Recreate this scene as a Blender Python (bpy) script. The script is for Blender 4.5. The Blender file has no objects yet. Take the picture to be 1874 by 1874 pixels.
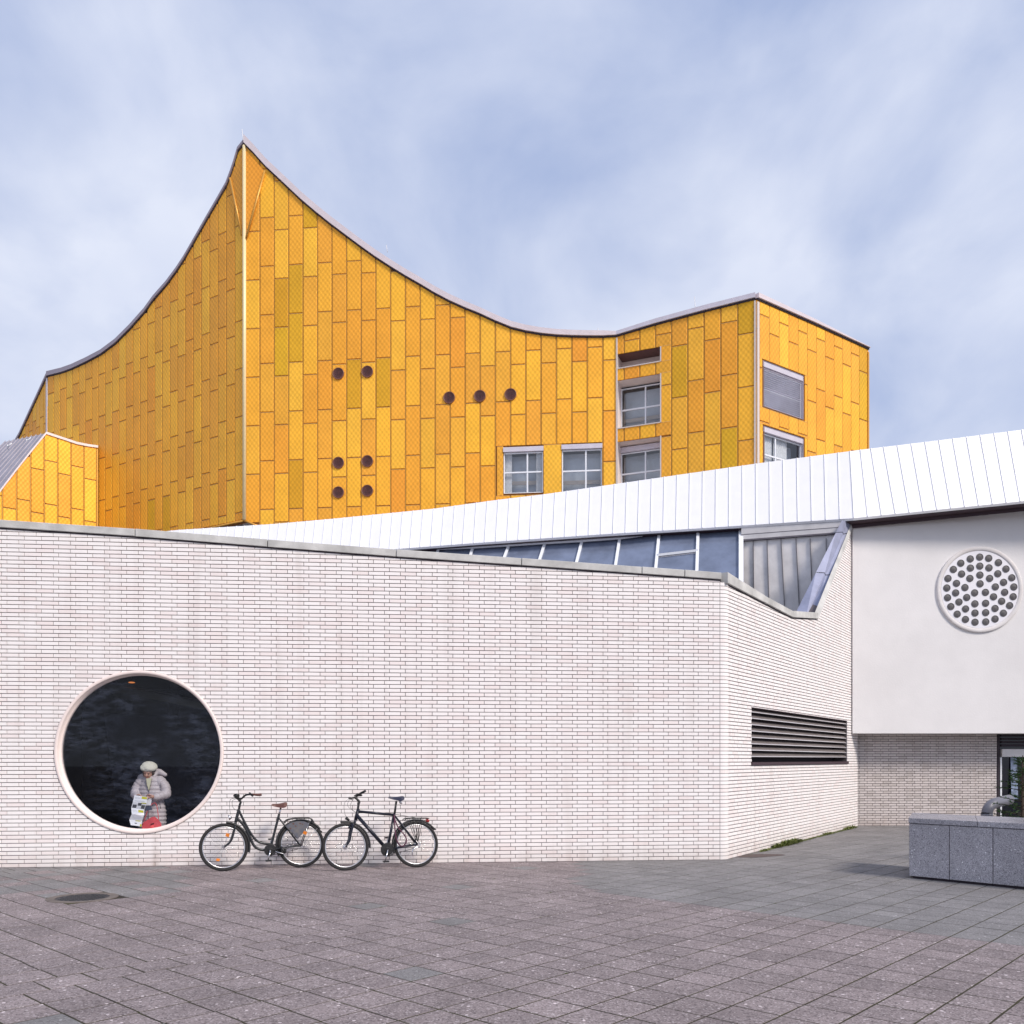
import bpy, bmesh, math, random
from math import sin, cos, pi, radians, sqrt, floor, atan2
from mathutils import Vector, Matrix
from mathutils.geometry import tessellate_polygon

random.seed(7)
R = random.random
def ru(a, b): return a + (b - a) * random.random()

scene = bpy.context.scene
COL = scene.collection

# ------------------------------------------------------------------ camera
IMG = 1874.0; CX = 937.0; HY = 1390.0; F = 1620.0; CH = 1.67
cam_d = bpy.data.cameras.new("camera"); cam = bpy.data.objects.new("camera", cam_d); COL.objects.link(cam)
cam.location = (0, 0, CH); cam.rotation_euler = (radians(90), 0, 0)
cam_d.sensor_width = 36; cam_d.lens = 36 * F / IMG
cam_d.shift_y = (HY - CX) / IMG
cam_d.clip_start = 0.1; cam_d.clip_end = 3000
scene.camera = cam

# ------------------------------------------------------------------ sky, sun, exposure
SUN_EL = radians(40); SUN_AZ = radians(47)      # sun to the right of and behind the camera
sun_dir = Vector((sin(SUN_AZ) * cos(SUN_EL), -cos(SUN_AZ) * cos(SUN_EL), sin(SUN_EL)))
world = bpy.data.worlds.new("World"); scene.world = world; world.use_nodes = True
nt = world.node_tree; N = nt.nodes; L = nt.links; N.clear()
out = N.new("ShaderNodeOutputWorld"); bg = N.new("ShaderNodeBackground")
sky = N.new("ShaderNodeTexSky"); sky.sky_type = 'NISHITA'; sky.sun_disc = False
sky.sun_elevation = SUN_EL; sky.sun_rotation = atan2(sun_dir.x, sun_dir.y)
sky.air_density = 1.0; sky.dust_density = 1.5; sky.ozone_density = 1.4
tc = N.new("ShaderNodeTexCoord"); sp = N.new("ShaderNodeSeparateXYZ"); L.new(tc.outputs['Generated'], sp.inputs[0])
add = N.new("ShaderNodeMath"); add.operation = 'MAXIMUM'; add.inputs[1].default_value = 0.0; L.new(sp.outputs[2], add.inputs[0])
add2 = N.new("ShaderNodeMath"); add2.operation = 'ADD'; add2.inputs[1].default_value = 0.42; L.new(add.outputs[0], add2.inputs[0])
dx = N.new("ShaderNodeMath"); dx.operation = 'DIVIDE'; L.new(sp.outputs[0], dx.inputs[0]); L.new(add2.outputs[0], dx.inputs[1])
dy = N.new("ShaderNodeMath"); dy.operation = 'DIVIDE'; L.new(sp.outputs[1], dy.inputs[0]); L.new(add2.outputs[0], dy.inputs[1])
cb = N.new("ShaderNodeCombineXYZ"); L.new(dx.outputs[0], cb.inputs[0]); L.new(dy.outputs[0], cb.inputs[1])
mp = N.new("ShaderNodeMapping"); mp.inputs['Scale'].default_value = (2.6, 2.2, 1); mp.inputs['Rotation'].default_value = (0, 0, radians(8)); mp.inputs['Location'].default_value = (3.4, 1.2, 0)
L.new(cb.outputs[0], mp.inputs[0])
n1 = N.new("ShaderNodeTexNoise"); n1.inputs['Scale'].default_value = 1.5; n1.inputs['Detail'].default_value = 8; n1.inputs['Roughness'].default_value = 0.52; n1.inputs['Distortion'].default_value = 0.35
L.new(mp.outputs[0], n1.inputs['Vector'])
cr = N.new("ShaderNodeValToRGB"); cr.color_ramp.elements[0].position = 0.31; cr.color_ramp.elements[1].position = 0.66
cr.color_ramp.elements[0].color = (0.0, 0.0, 0.0, 1); cr.color_ramp.elements[1].color = (1, 1, 1, 1)
hz = N.new("ShaderNodeMath"); hz.operation = 'MULTIPLY_ADD'; hz.inputs[1].default_value = -0.42; hz.inputs[2].default_value = 0.225; L.new(sp.outputs[2], hz.inputs[0])
hz2 = N.new("ShaderNodeMath"); hz2.operation = 'ADD'; L.new(hz.outputs[0], hz2.inputs[0]); L.new(n1.outputs['Fac'], hz2.inputs[1]); L.new(hz2.outputs[0], cr.inputs[0])   # more veil towards the horizon
n2 = N.new("ShaderNodeTexNoise"); n2.inputs['Scale'].default_value = 3.2; n2.inputs['Detail'].default_value = 3; L.new(mp.outputs[0], n2.inputs['Vector'])
cr2 = N.new("ShaderNodeValToRGB"); cr2.color_ramp.elements[0].position = 0.3; cr2.color_ramp.elements[1].position = 0.7
cr2.color_ramp.elements[0].color = (0.60, 0.655, 0.815, 1); cr2.color_ramp.elements[1].color = (0.69, 0.735, 0.865, 1)
L.new(n2.outputs['Fac'], cr2.inputs[0])
sks = N.new("ShaderNodeVectorMath"); sks.operation = 'SCALE'; sks.inputs[3].default_value = 0.10; L.new(sky.outputs[0], sks.inputs[0])
veil = N.new("ShaderNodeMixRGB"); veil.inputs[0].default_value = 0.85; L.new(sks.outputs[0], veil.inputs[1]); veil.inputs[2].default_value = (0.405, 0.49, 0.73, 1)   # thin high cloud over the blue
mix = N.new("ShaderNodeMixRGB"); L.new(cr.outputs[0], mix.inputs[0]); L.new(veil.outputs[0], mix.inputs[1]); L.new(cr2.outputs[0], mix.inputs[2])
L.new(mix.outputs[0], bg.inputs[0]); bg.inputs[1].default_value = 1.0
L.new(bg.outputs[0], out.inputs[0])

sun_d = bpy.data.lights.new("sun", 'SUN'); sun_d.energy = 3.1; sun_d.angle = radians(14); sun_d.color = (1.0, 0.91, 0.81)
sun = bpy.data.objects.new("sun", sun_d); COL.objects.link(sun)
sun.rotation_euler = (-sun_dir).to_track_quat('-Z', 'Y').to_euler()
vs = scene.view_settings
vs.view_transform = 'Standard'; vs.look = 'None'; vs.gamma = 1; vs.exposure = 0.16; vs.use_curve_mapping = False

# ------------------------------------------------------------------ materials
def lin(c):
    return tuple((x / 12.92 if x <= 0.04045 else ((x + 0.055) / 1.055) ** 2.4) for x in c)
MATS = {}
def mat(name, col, rough=0.6, metal=0.0, var=0.0, vscale=3.0, bump=0.0, bscale=40.0, spec=0.5, col2=None, rnd=0.0, emit=None):
    """Principled material: noise between col and col2, per-object value jitter (rnd), fine bump."""
    if name in MATS: return MATS[name]
    m = bpy.data.materials.new(name); m.use_nodes = True
    n = m.node_tree.nodes; l = m.node_tree.links; b = n['Principled BSDF']
    b.inputs['Roughness'].default_value = rough; b.inputs['Metallic'].default_value = metal
    b.inputs['Specular IOR Level'].default_value = spec
    if emit:
        b.inputs['Emission Color'].default_value = (*emit[0], 1); b.inputs['Emission Strength'].default_value = emit[1]
    geo = n.new("ShaderNodeNewGeometry")
    src = None
    if var > 0 or col2:
        t = n.new("ShaderNodeTexNoise"); t.inputs['Scale'].default_value = vscale; t.inputs['Detail'].default_value = 6; t.inputs['Roughness'].default_value = 0.6
        l.new(geo.outputs['Position'], t.inputs['Vector'])
        r = n.new("ShaderNodeValToRGB"); r.color_ramp.elements[0].position = 0.32; r.color_ramp.elements[1].position = 0.68
        c2 = col2 if col2 else tuple(min(1, x * (1 + var)) for x in col)
        c1 = col if col2 else tuple(x * (1 - var) for x in col)
        r.color_ramp.elements[0].color = (*c1, 1); r.color_ramp.elements[1].color = (*c2, 1)
        l.new(t.outputs['Fac'], r.inputs[0]); src = r.outputs[0]
    if rnd > 0:
        oi = n.new("ShaderNodeObjectInfo"); at = n.new("ShaderNodeAttribute"); at.attribute_name = "tint"
        a = n.new("ShaderNodeMath"); a.operation = 'ADD'; l.new(oi.outputs['Random'], a.inputs[0]); l.new(at.outputs['Fac'], a.inputs[1])
        fr = n.new("ShaderNodeMath"); fr.operation = 'FRACT'; l.new(a.outputs[0], fr.inputs[0])
        mr = n.new("ShaderNodeMapRange"); mr.inputs['To Min'].default_value = 1 - rnd; mr.inputs['To Max'].default_value = 1 + rnd; l.new(fr.outputs[0], mr.inputs[0])
        hs = n.new("ShaderNodeHueSaturation"); l.new(mr.outputs[0], hs.inputs['Value'])
        if src: l.new(src, hs.inputs['Color'])
        else: hs.inputs['Color'].default_value = (*col, 1)
        src = hs.outputs[0]
    if src: l.new(src, b.inputs['Base Color'])
    else: b.inputs['Base Color'].default_value = (*col, 1)
    if bump > 0:
        t2 = n.new("ShaderNodeTexNoise"); t2.inputs['Scale'].default_value = bscale; t2.inputs['Detail'].default_value = 3
        l.new(geo.outputs['Position'], t2.inputs['Vector'])
        bp = n.new("ShaderNodeBump"); bp.inputs['Strength'].default_value = bump; bp.inputs['Distance'].default_value = 0.01
        l.new(t2.outputs['Fac'], bp.inputs['Height']); l.new(bp.outputs[0], b.inputs['Normal'])
    MATS[name] = m
    return m

def panel_mat(name, col, sat=1.0):
    """gold anodised sheet with an embossed lattice of small diamonds (UV in metres)"""
    m = bpy.data.materials.new(name); m.use_nodes = True
    n = m.node_tree.nodes; l = m.node_tree.links; b = n['Principled BSDF']
    b.inputs['Roughness'].default_value = 0.5; b.inputs['Metallic'].default_value = 0.18; b.inputs['Specular IOR Level'].default_value = 0.3
    uv = n.new("ShaderNodeUVMap"); s = n.new("ShaderNodeSeparateXYZ"); l.new(uv.outputs[0], s.inputs[0])
    def wave(sock, per):
        a = n.new("ShaderNodeMath"); a.operation = 'MULTIPLY'; a.inputs[1].default_value = 2 * pi / per; l.new(sock, a.inputs[0])
        c = n.new("ShaderNodeMath"); c.operation = 'SINE'; l.new(a.outputs[0], c.inputs[0]); return c.outputs[0]
    p = n.new("ShaderNodeMath"); p.operation = 'MULTIPLY'; l.new(wave(s.outputs[0], 0.2), p.inputs[0]); l.new(wave(s.outputs[1], 0.26), p.inputs[1])
    geo = n.new("ShaderNodeNewGeometry")
    t = n.new("ShaderNodeTexNoise"); t.inputs['Scale'].default_value = 0.9; t.inputs['Detail'].default_value = 7; t.inputs['Roughness'].default_value = 0.65; l.new(geo.outputs['Position'], t.inputs['Vector'])
    k = n.new("ShaderNodeMath"); k.operation = 'MULTIPLY'; k.inputs[1].default_value = 0.14; l.new(p.outputs[0], k.inputs[0])
    k2 = n.new("ShaderNodeMath"); k2.operation = 'MULTIPLY_ADD'; k2.inputs[1].default_value = 0.45; k2.inputs[2].default_value = 0.80; l.new(t.outputs['Fac'], k2.inputs[0])
    k3 = n.new("ShaderNodeMath"); k3.operation = 'ADD'; l.new(k.outputs[0], k3.inputs[0]); l.new(k2.outputs[0], k3.inputs[1])
    oi = n.new("ShaderNodeObjectInfo"); at = n.new("ShaderNodeAttribute"); at.attribute_name = "tint"
    a = n.new("ShaderNodeMath"); a.operation = 'ADD'; l.new(oi.outputs['Random'], a.inputs[0]); l.new(at.outputs['Fac'], a.inputs[1])
    fr = n.new("ShaderNodeMath"); fr.operation = 'FRACT'; l.new(a.outputs[0], fr.inputs[0])
    mr = n.new("ShaderNodeMapRange"); mr.inputs['To Min'].default_value = 0.95; mr.inputs['To Max'].default_value = 1.05; l.new(fr.outputs[0], mr.inputs[0])
    k4 = n.new("ShaderNodeMath"); k4.operation = 'MULTIPLY'; l.new(k3.outputs[0], k4.inputs[0]); l.new(mr.outputs[0], k4.inputs[1])
    hs = n.new("ShaderNodeHueSaturation"); hs.inputs['Color'].default_value = (*col, 1); hs.inputs['Saturation'].default_value = sat; l.new(k4.outputs[0], hs.inputs['Value'])
    mh = n.new("ShaderNodeMapRange"); mh.inputs['To Min'].default_value = 0.491; mh.inputs['To Max'].default_value = 0.508; l.new(fr.outputs[0], mh.inputs[0]); l.new(mh.outputs[0], hs.inputs['Hue'])
    l.new(hs.outputs[0], b.inputs['Base Color'])
    bp = n.new("ShaderNodeBump"); bp.inputs['Strength'].default_value = 0.3; bp.inputs['Distance'].default_value = 0.01
    l.new(p.outputs[0], bp.inputs['Height']); l.new(bp.outputs[0], b.inputs['Normal'])
    return m

def brick_mat(name, c, c2, dirt=0.32):
    m = bpy.data.materials.new(name); m.use_nodes = True
    n = m.node_tree.nodes; l = m.node_tree.links; b = n['Principled BSDF']
    b.inputs['Roughness'].default_value = 0.38; b.inputs['Specular IOR Level'].default_value = 0.35
    oi = n.new("ShaderNodeObjectInfo"); at = n.new("ShaderNodeAttribute"); at.attribute_name = "tint"
    a = n.new("ShaderNodeMath"); a.operation = 'ADD'; l.new(oi.outputs['Random'], a.inputs[0]); l.new(at.outputs['Fac'], a.inputs[1])
    fr = n.new("ShaderNodeMath"); fr.operation = 'FRACT'; l.new(a.outputs[0], fr.inputs[0])
    r = n.new("ShaderNodeValToRGB"); r.color_ramp.elements[0].color = (*c, 1); r.color_ramp.elements[1].color = (*c2, 1); l.new(fr.outputs[0], r.inputs[0])
    e = r.color_ramp.elements.new(0.5); e.color = (c[0] * 1.02, c[1] * 1.03, c[2] * 1.03, 1)
    geo = n.new("ShaderNodeNewGeometry")
    t = n.new("ShaderNodeTexNoise"); t.inputs['Scale'].default_value = 0.55; t.inputs['Detail'].default_value = 6; l.new(geo.outputs['Position'], t.inputs['Vector'])
    mp = n.new("ShaderNodeMapping"); mp.inputs['Scale'].default_value = (6, 6, 0.35); l.new(geo.outputs['Position'], mp.inputs[0])
    t3 = n.new("ShaderNodeTexNoise"); t3.inputs['Scale'].default_value = 1.0; t3.inputs['Detail'].default_value = 4; l.new(mp.outputs[0], t3.inputs['Vector'])
    sp_ = n.new("ShaderNodeSeparateXYZ"); l.new(geo.outputs['Position'], sp_.inputs[0])
    low = n.new("ShaderNodeMapRange"); low.inputs['From Min'].default_value = 0.0; low.inputs['From Max'].default_value = 0.32; low.inputs['To Min'].default_value = 0.55; low.inputs['To Max'].default_value = 0.0; l.new(sp_.outputs[2], low.inputs[0])
    lm = n.new("ShaderNodeMath"); lm.operation = 'MULTIPLY'; l.new(low.outputs[0], lm.inputs[0]); l.new(t3.outputs['Fac'], lm.inputs[1])
    q = n.new("ShaderNodeMapRange"); q.inputs['From Min'].default_value = 0.52; q.inputs['From Max'].default_value = 0.78; q.inputs['To Max'].default_value = dirt; l.new(t3.outputs['Fac'], q.inputs[0])
    q2 = n.new("ShaderNodeMath"); q2.operation = 'MULTIPLY'; l.new(q.outputs[0], q2.inputs[0]); l.new(t.outputs['Fac'], q2.inputs[1])
    sm = n.new("ShaderNodeMath"); sm.operation = 'ADD'; sm.use_clamp = True; l.new(lm.outputs[0], sm.inputs[0]); l.new(q2.outputs[0], sm.inputs[1])
    mx = n.new("ShaderNodeMixRGB"); l.new(sm.outputs[0], mx.inputs[0]); l.new(r.outputs[0], mx.inputs[1]); mx.inputs[2].default_value = (0.36, 0.27, 0.22, 1)
    l.new(mx.outputs[0], b.inputs['Base Color'])
    t2 = n.new("ShaderNodeTexNoise"); t2.inputs['Scale'].default_value = 9; l.new(geo.outputs['Position'], t2.inputs['Vector'])
    bp = n.new("ShaderNodeBump"); bp.inputs['Strength'].default_value = 0.25; bp.inputs['Distance'].default_value = 0.01
    l.new(t2.outputs['Fac'], bp.inputs['Height']); l.new(bp.outputs[0], b.inputs['Normal'])
    return m

def stone_mat(name, base, dark, light, scale=90, rough=0.8, specks=0.5, rnd=0.12, patch=None):
    """aggregate concrete / granite: fine cells, light specks, dark grains, slow stains"""
    m = bpy.data.materials.new(name); m.use_nodes = True
    n = m.node_tree.nodes; l = m.node_tree.links; b = n['Principled BSDF']; b.inputs['Roughness'].default_value = rough
    b.inputs['Specular IOR Level'].default_value = 0.3
    geo = n.new("ShaderNodeNewGeometry"); pos = geo.outputs['Position']
    v = n.new("ShaderNodeTexVoronoi"); v.inputs['Scale'].default_value = scale; l.new(pos, v.inputs['Vector'])
    r = n.new("ShaderNodeValToRGB"); cr = r.color_ramp
    cr.elements[0].position = 0.0; cr.elements[0].color = (*dark, 1); cr.elements[1].position = 1.0; cr.elements[1].color = (*light, 1)
    e = cr.elements.new(0.3); e.color = (*base, 1); e = cr.elements.new(0.86); e.color = tuple(x * 1.15 for x in base) + (1,)
    sx = n.new("ShaderNodeSeparateXYZ"); l.new(v.outputs['Color'], sx.inputs[0]); l.new(sx.outputs[0], r.inputs[0])
    v2 = n.new("ShaderNodeTexVoronoi"); v2.inputs['Scale'].default_value = scale * 0.28; l.new(pos, v2.inputs['Vector'])
    s2 = n.new("ShaderNodeSeparateXYZ"); l.new(v2.outputs['Color'], s2.inputs[0])
    c = n.new("ShaderNodeMath"); c.operation = 'GREATER_THAN'; c.inputs[1].default_value = 1 - 0.25 * specks; l.new(s2.outputs[0], c.inputs[0])
    c2 = n.new("ShaderNodeMath"); c2.operation = 'LESS_THAN'; c2.inputs[1].default_value = 0.28; l.new(v2.outputs['Distance'], c2.inputs[0])
    c3 = n.new("ShaderNodeMath"); c3.operation = 'MULTIPLY'; l.new(c.outputs[0], c3.inputs[0]); l.new(c2.outputs[0], c3.inputs[1])
    mx = n.new("ShaderNodeMixRGB"); l.new(c3.outputs[0], mx.inputs[0]); l.new(r.outputs[0], mx.inputs[1]); mx.inputs[2].default_value = (*[min(1, x * 1.5) for x in light], 1)
    t = n.new("ShaderNodeTexNoise"); t.inputs['Scale'].default_value = 1.3; t.inputs['Detail'].default_value = 7; t.inputs['Roughness'].default_value = 0.65; l.new(pos, t.inputs['Vector'])
    mr = n.new("ShaderNodeMapRange"); mr.inputs['From Min'].default_value = 0.3; mr.inputs['From Max'].default_value = 0.7; mr.inputs['To Min'].default_value = 0.78; mr.inputs['To Max'].default_value = 1.16; l.new(t.outputs['Fac'], mr.inputs[0])
    oi = n.new("ShaderNodeObjectInfo"); at = n.new("ShaderNodeAttribute"); at.attribute_name = "tint"
    a = n.new("ShaderNodeMath"); a.operation = 'ADD'; l.new(oi.outputs['Random'], a.inputs[0]); l.new(at.outputs['Fac'], a.inputs[1])
    fr = n.new("ShaderNodeMath"); fr.operation = 'FRACT'; l.new(a.outputs[0], fr.inputs[0])
    m3 = n.new("ShaderNodeMapRange"); m3.inputs['To Min'].default_value = 1 - rnd; m3.inputs['To Max'].default_value = 1 + rnd; l.new(fr.outputs[0], m3.inputs[0])
    m4 = n.new("ShaderNodeMath"); m4.operation = 'MULTIPLY'; l.new(mr.outputs[0], m4.inputs[0]); l.new(m3.outputs[0], m4.inputs[1])
    hs = n.new("ShaderNodeHueSaturation"); l.new(mx.outputs[0], hs.inputs['Color']); l.new(m4.outputs[0], hs.inputs['Value'])
    l.new(hs.outputs[0], b.inputs['Base Color'])
    bp = n.new("ShaderNodeBump"); bp.inputs['Strength'].default_value = 0.5; bp.inputs['Distance'].default_value = 0.004
    l.new(sx.outputs[0], bp.inputs['Height']); l.new(bp.outputs[0], b.inputs['Normal'])
    return m

def glass_mat(name, tint=(0.8, 0.85, 0.85), refl=1.5, painted_streaks=False):
    m = bpy.data.materials.new(name); m.use_nodes = True
    n = m.node_tree.nodes; l = m.node_tree.links; n.remove(n['Principled BSDF'])
    o = n['Material Output']; tr = n.new("ShaderNodeBsdfTransparent"); tr.inputs[0].default_value = (*tint, 1)
    gl = n.new("ShaderNodeBsdfGlossy"); gl.inputs['Roughness'].default_value = 0.01
    lw = n.new("ShaderNodeLayerWeight"); lw.inputs[0].default_value = 0.5
    pw = n.new("ShaderNodeMath"); pw.operation = 'POWER'; pw.inputs[1].default_value = 5; l.new(lw.outputs['Facing'], pw.inputs[0])
    fr = n.new("ShaderNodeMath"); fr.operation = 'MULTIPLY_ADD'; fr.inputs[1].default_value = 0.9; fr.inputs[2].default_value = ((refl - 1) / (refl + 1)) ** 2; l.new(pw.outputs[0], fr.inputs[0])
    mx = n.new("ShaderNodeMixShader"); l.new(fr.outputs[0], mx.inputs[0]); l.new(tr.outputs[0], mx.inputs[1]); l.new(gl.outputs[0], mx.inputs[2])
    last = mx.outputs[0]
    if painted_streaks:   # bluish reflection painted over the pane as streaks of diffuse colour
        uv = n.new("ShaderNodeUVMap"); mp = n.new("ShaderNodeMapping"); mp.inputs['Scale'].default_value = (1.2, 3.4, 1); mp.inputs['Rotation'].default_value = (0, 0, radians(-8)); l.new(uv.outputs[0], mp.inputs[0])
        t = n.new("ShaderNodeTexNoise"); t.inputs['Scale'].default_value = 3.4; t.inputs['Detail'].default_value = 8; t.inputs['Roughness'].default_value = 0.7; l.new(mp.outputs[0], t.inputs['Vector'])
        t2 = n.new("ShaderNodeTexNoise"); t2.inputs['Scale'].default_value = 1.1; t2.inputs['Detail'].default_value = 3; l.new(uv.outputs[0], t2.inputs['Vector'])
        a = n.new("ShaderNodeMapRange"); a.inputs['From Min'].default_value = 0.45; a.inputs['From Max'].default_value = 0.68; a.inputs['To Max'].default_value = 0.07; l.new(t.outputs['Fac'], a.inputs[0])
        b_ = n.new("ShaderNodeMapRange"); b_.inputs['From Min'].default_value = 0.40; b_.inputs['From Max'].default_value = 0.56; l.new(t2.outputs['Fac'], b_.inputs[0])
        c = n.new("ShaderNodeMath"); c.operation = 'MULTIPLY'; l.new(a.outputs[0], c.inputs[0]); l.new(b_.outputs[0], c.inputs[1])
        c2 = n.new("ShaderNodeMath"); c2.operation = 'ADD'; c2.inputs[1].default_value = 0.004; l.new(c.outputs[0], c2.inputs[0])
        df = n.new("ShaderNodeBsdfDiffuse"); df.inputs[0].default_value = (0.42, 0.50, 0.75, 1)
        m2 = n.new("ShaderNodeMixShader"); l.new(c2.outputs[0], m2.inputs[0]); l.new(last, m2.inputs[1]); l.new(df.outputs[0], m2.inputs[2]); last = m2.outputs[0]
    l.new(last, o.inputs[0])
    return m

ORANGE = (0.86, 0.405, 0.035)
M_PAN = [panel_mat("gold_panel", ORANGE), panel_mat("gold_panel_yellow", (0.85, 0.42, 0.04)),
         panel_mat("gold_panel_deep", (0.85, 0.385, 0.035)), panel_mat("gold_panel_olive", (0.80, 0.39, 0.038)), panel_mat("gold_panel_green", (0.68, 0.36, 0.018))]
M_BACK = mat("gold_backing", (0.26, 0.10, 0.012), 0.6, 0.2)
M_RAIL = mat("gold_rail", (0.66, 0.34, 0.06), 0.4, 0.3)
M_CREAM = mat("cream_trim", (0.80, 0.66, 0.38), 0.4, 0.1)
M_PALE = mat("pale_trim", (0.62, 0.55, 0.50), 0.5, 0.0)
M_LIPP = mat("panel_lip", (0.80, 0.50, 0.16), 0.4, 0.2)
M_SEAM = mat("dark_joint", (0.05, 0.025, 0.012), 0.8)
M_COPE = mat("metal_coping", (0.60, 0.56, 0.62), 0.4, 0.15, var=0.06)
M_PINKCOPE = mat("pink_coping", (0.80, 0.70, 0.68), 0.4, 0.0, var=0.05)
M_UNDER = mat("dark_under", (0.03, 0.02, 0.03), 0.7)
M_BRICK = brick_mat("white_brick", (0.90, 0.855, 0.845), (0.87, 0.79, 0.775))
M_BRICK2 = brick_mat("shaded_grey_brick", (0.62, 0.56, 0.545), (0.50, 0.45, 0.43), 0.35)  # grey brick, darkened further to carry the overhang's shade in its colour
M_MORTAR = mat("mortar", (0.13, 0.11, 0.115), 0.9, var=0.2, vscale=1.5)
M_CONC = mat("coping_concrete", (0.54, 0.535, 0.52), 0.85, var=0.22, vscale=2.5, bump=0.4, bscale=60)
M_WHITEROOF = mat("white_roof", (0.92, 0.92, 0.94), 0.45, 0.0, var=0.02, rnd=0.015)
M_SEAMW = mat("white_seam", (0.84, 0.84, 0.88), 0.4)
M_RENDER = mat("white_render", (0.75, 0.735, 0.74), 0.9, var=0.045, vscale=0.9, bump=0.25, bscale=25)
M_PURPLE = mat("brown_fascia", (0.055, 0.03, 0.04), 0.6)
M_ZINC = mat("zinc_sheet", (0.78, 0.755, 0.75), 0.55, 0.2, var=0.14, vscale=2.2, rnd=0.05)
M_ZINC2 = mat("blue_zinc", (0.31, 0.33, 0.45), 0.65, 0.3, var=0.12, vscale=3)
M_GREYROOF = mat("grey_roof", (0.36, 0.34, 0.39), 0.6, 0.2, var=0.12, vscale=1.5)
M_WFRAME = mat("white_frame", (0.74, 0.76, 0.80), 0.4)
M_GLASS = glass_mat("clear_glass", (0.85, 0.88, 0.9), 2.1)
M_WGLASS = glass_mat("reflection_streak_glass", (0.86, 0.88, 0.9), 1.38, painted_streaks=True)
M_BLUEPANE = mat("tinted_pane", (0.15, 0.18, 0.26), 0.12, 0.0, var=0.25, vscale=1.3, spec=0.8)
M_HALLPANE = mat("sky_grey_pane", (0.52, 0.55, 0.61), 0.06, 0.0, var=0.2, vscale=0.8, spec=0.7)  # pale grey-blue base imitates sky reflected in the hall windows
M_CURTAIN = mat("curtain", (0.75, 0.74, 0.74), 0.9, var=0.1, vscale=8)
M_BROWN = mat("brown_porthole", (0.10, 0.035, 0.03), 0.3, 0.1, var=0.2, vscale=9)
M_BROWNRIM = mat("brown_rim", (0.22, 0.09, 0.05), 0.4)
M_PINKRING = mat("pink_ring", (0.86, 0.74, 0.70), 0.45, var=0.03)
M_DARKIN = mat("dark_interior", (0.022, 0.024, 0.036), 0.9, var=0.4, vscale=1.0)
M_OLIVEIN = mat("olive_interior", (0.10, 0.11, 0.10), 0.85)
M_BLACK = mat("black_paint", (0.012, 0.012, 0.014), 0.35)
M_SLAT = mat("louvre_slat", (0.30, 0.265, 0.26), 0.4, 0.5, var=0.15, vscale=4)
M_LIP = mat("louvre_lip", (0.62, 0.60, 0.63), 0.35, 0.5)
M_GRANITE = stone_mat("granite", (0.39, 0.375, 0.40), (0.10, 0.10, 0.11), (0.70, 0.68, 0.72), scale=150, rough=0.6, specks=0.08, rnd=0.05)
M_GRANTOP = stone_mat("polished_granite", (0.30, 0.29, 0.33), (0.2, 0.2, 0.22), (0.38, 0.37, 0.42), scale=90, rough=0.22, specks=0.1, rnd=0.04)
M_SLAB = stone_mat("pink_slab", (0.235, 0.197, 0.198), (0.10, 0.082, 0.084), (0.45, 0.40, 0.405), scale=85, rnd=0.10, specks=0.22)
M_SLABG = stone_mat("grey_slab", (0.205, 0.197, 0.198), (0.13, 0.125, 0.125), (0.31, 0.30, 0.305), scale=100, rnd=0.07, specks=0.18)
M_JOINT = mat("mossy_joint", (0.020, 0.014, 0.009), 0.98, col2=(0.045, 0.042, 0.012), vscale=1.6)
M_GROUND = stone_mat("far_paving", (0.20, 0.185, 0.19), (0.12, 0.11, 0.11), (0.3, 0.28, 0.29), scale=60)
M_IRON = mat("cast_iron", (0.055, 0.055, 0.062), 0.55, 0.5, var=0.2, vscale=20, bump=0.6, bscale=60)
M_RUST = mat("concrete_ring", (0.15, 0.125, 0.11), 0.85, var=0.25, vscale=10)
M_LEAF = mat("weed_leaf", (0.07, 0.12, 0.02), 0.6, col2=(0.20, 0.21, 0.05), vscale=12)
M_NEEDLE = mat("conifer_needle", (0.03, 0.085, 0.022), 0.6, col2=(0.07, 0.16, 0.04), vscale=6)
M_BARK = mat("bark", (0.06, 0.04, 0.03), 0.9)
M_DIRT = mat("dirt", (0.10, 0.075, 0.07), 0.95, var=0.4, vscale=25, bump=0.6, bscale=80)

# ------------------------------------------------------------------ object helpers
def link(o, parent=None):
    COL.objects.link(o)
    if parent is not None: o.parent = parent
    return o
def tag(o, label=None, cat=None, group=None, kind=None):
    if label: o['label'] = label
    if cat: o['category'] = cat
    if group: o['group'] = group
    if kind: o['kind'] = kind
    return o
def empty(name, loc=(0, 0, 0), label=None, cat=None, group=None, kind=None, rz=0):
    o = bpy.data.objects.new(name, None); link(o); o.location = loc; o.rotation_euler = (0, 0, rz); o.empty_display_size = 0.2
    return tag(o, label, cat, group, kind)

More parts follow.
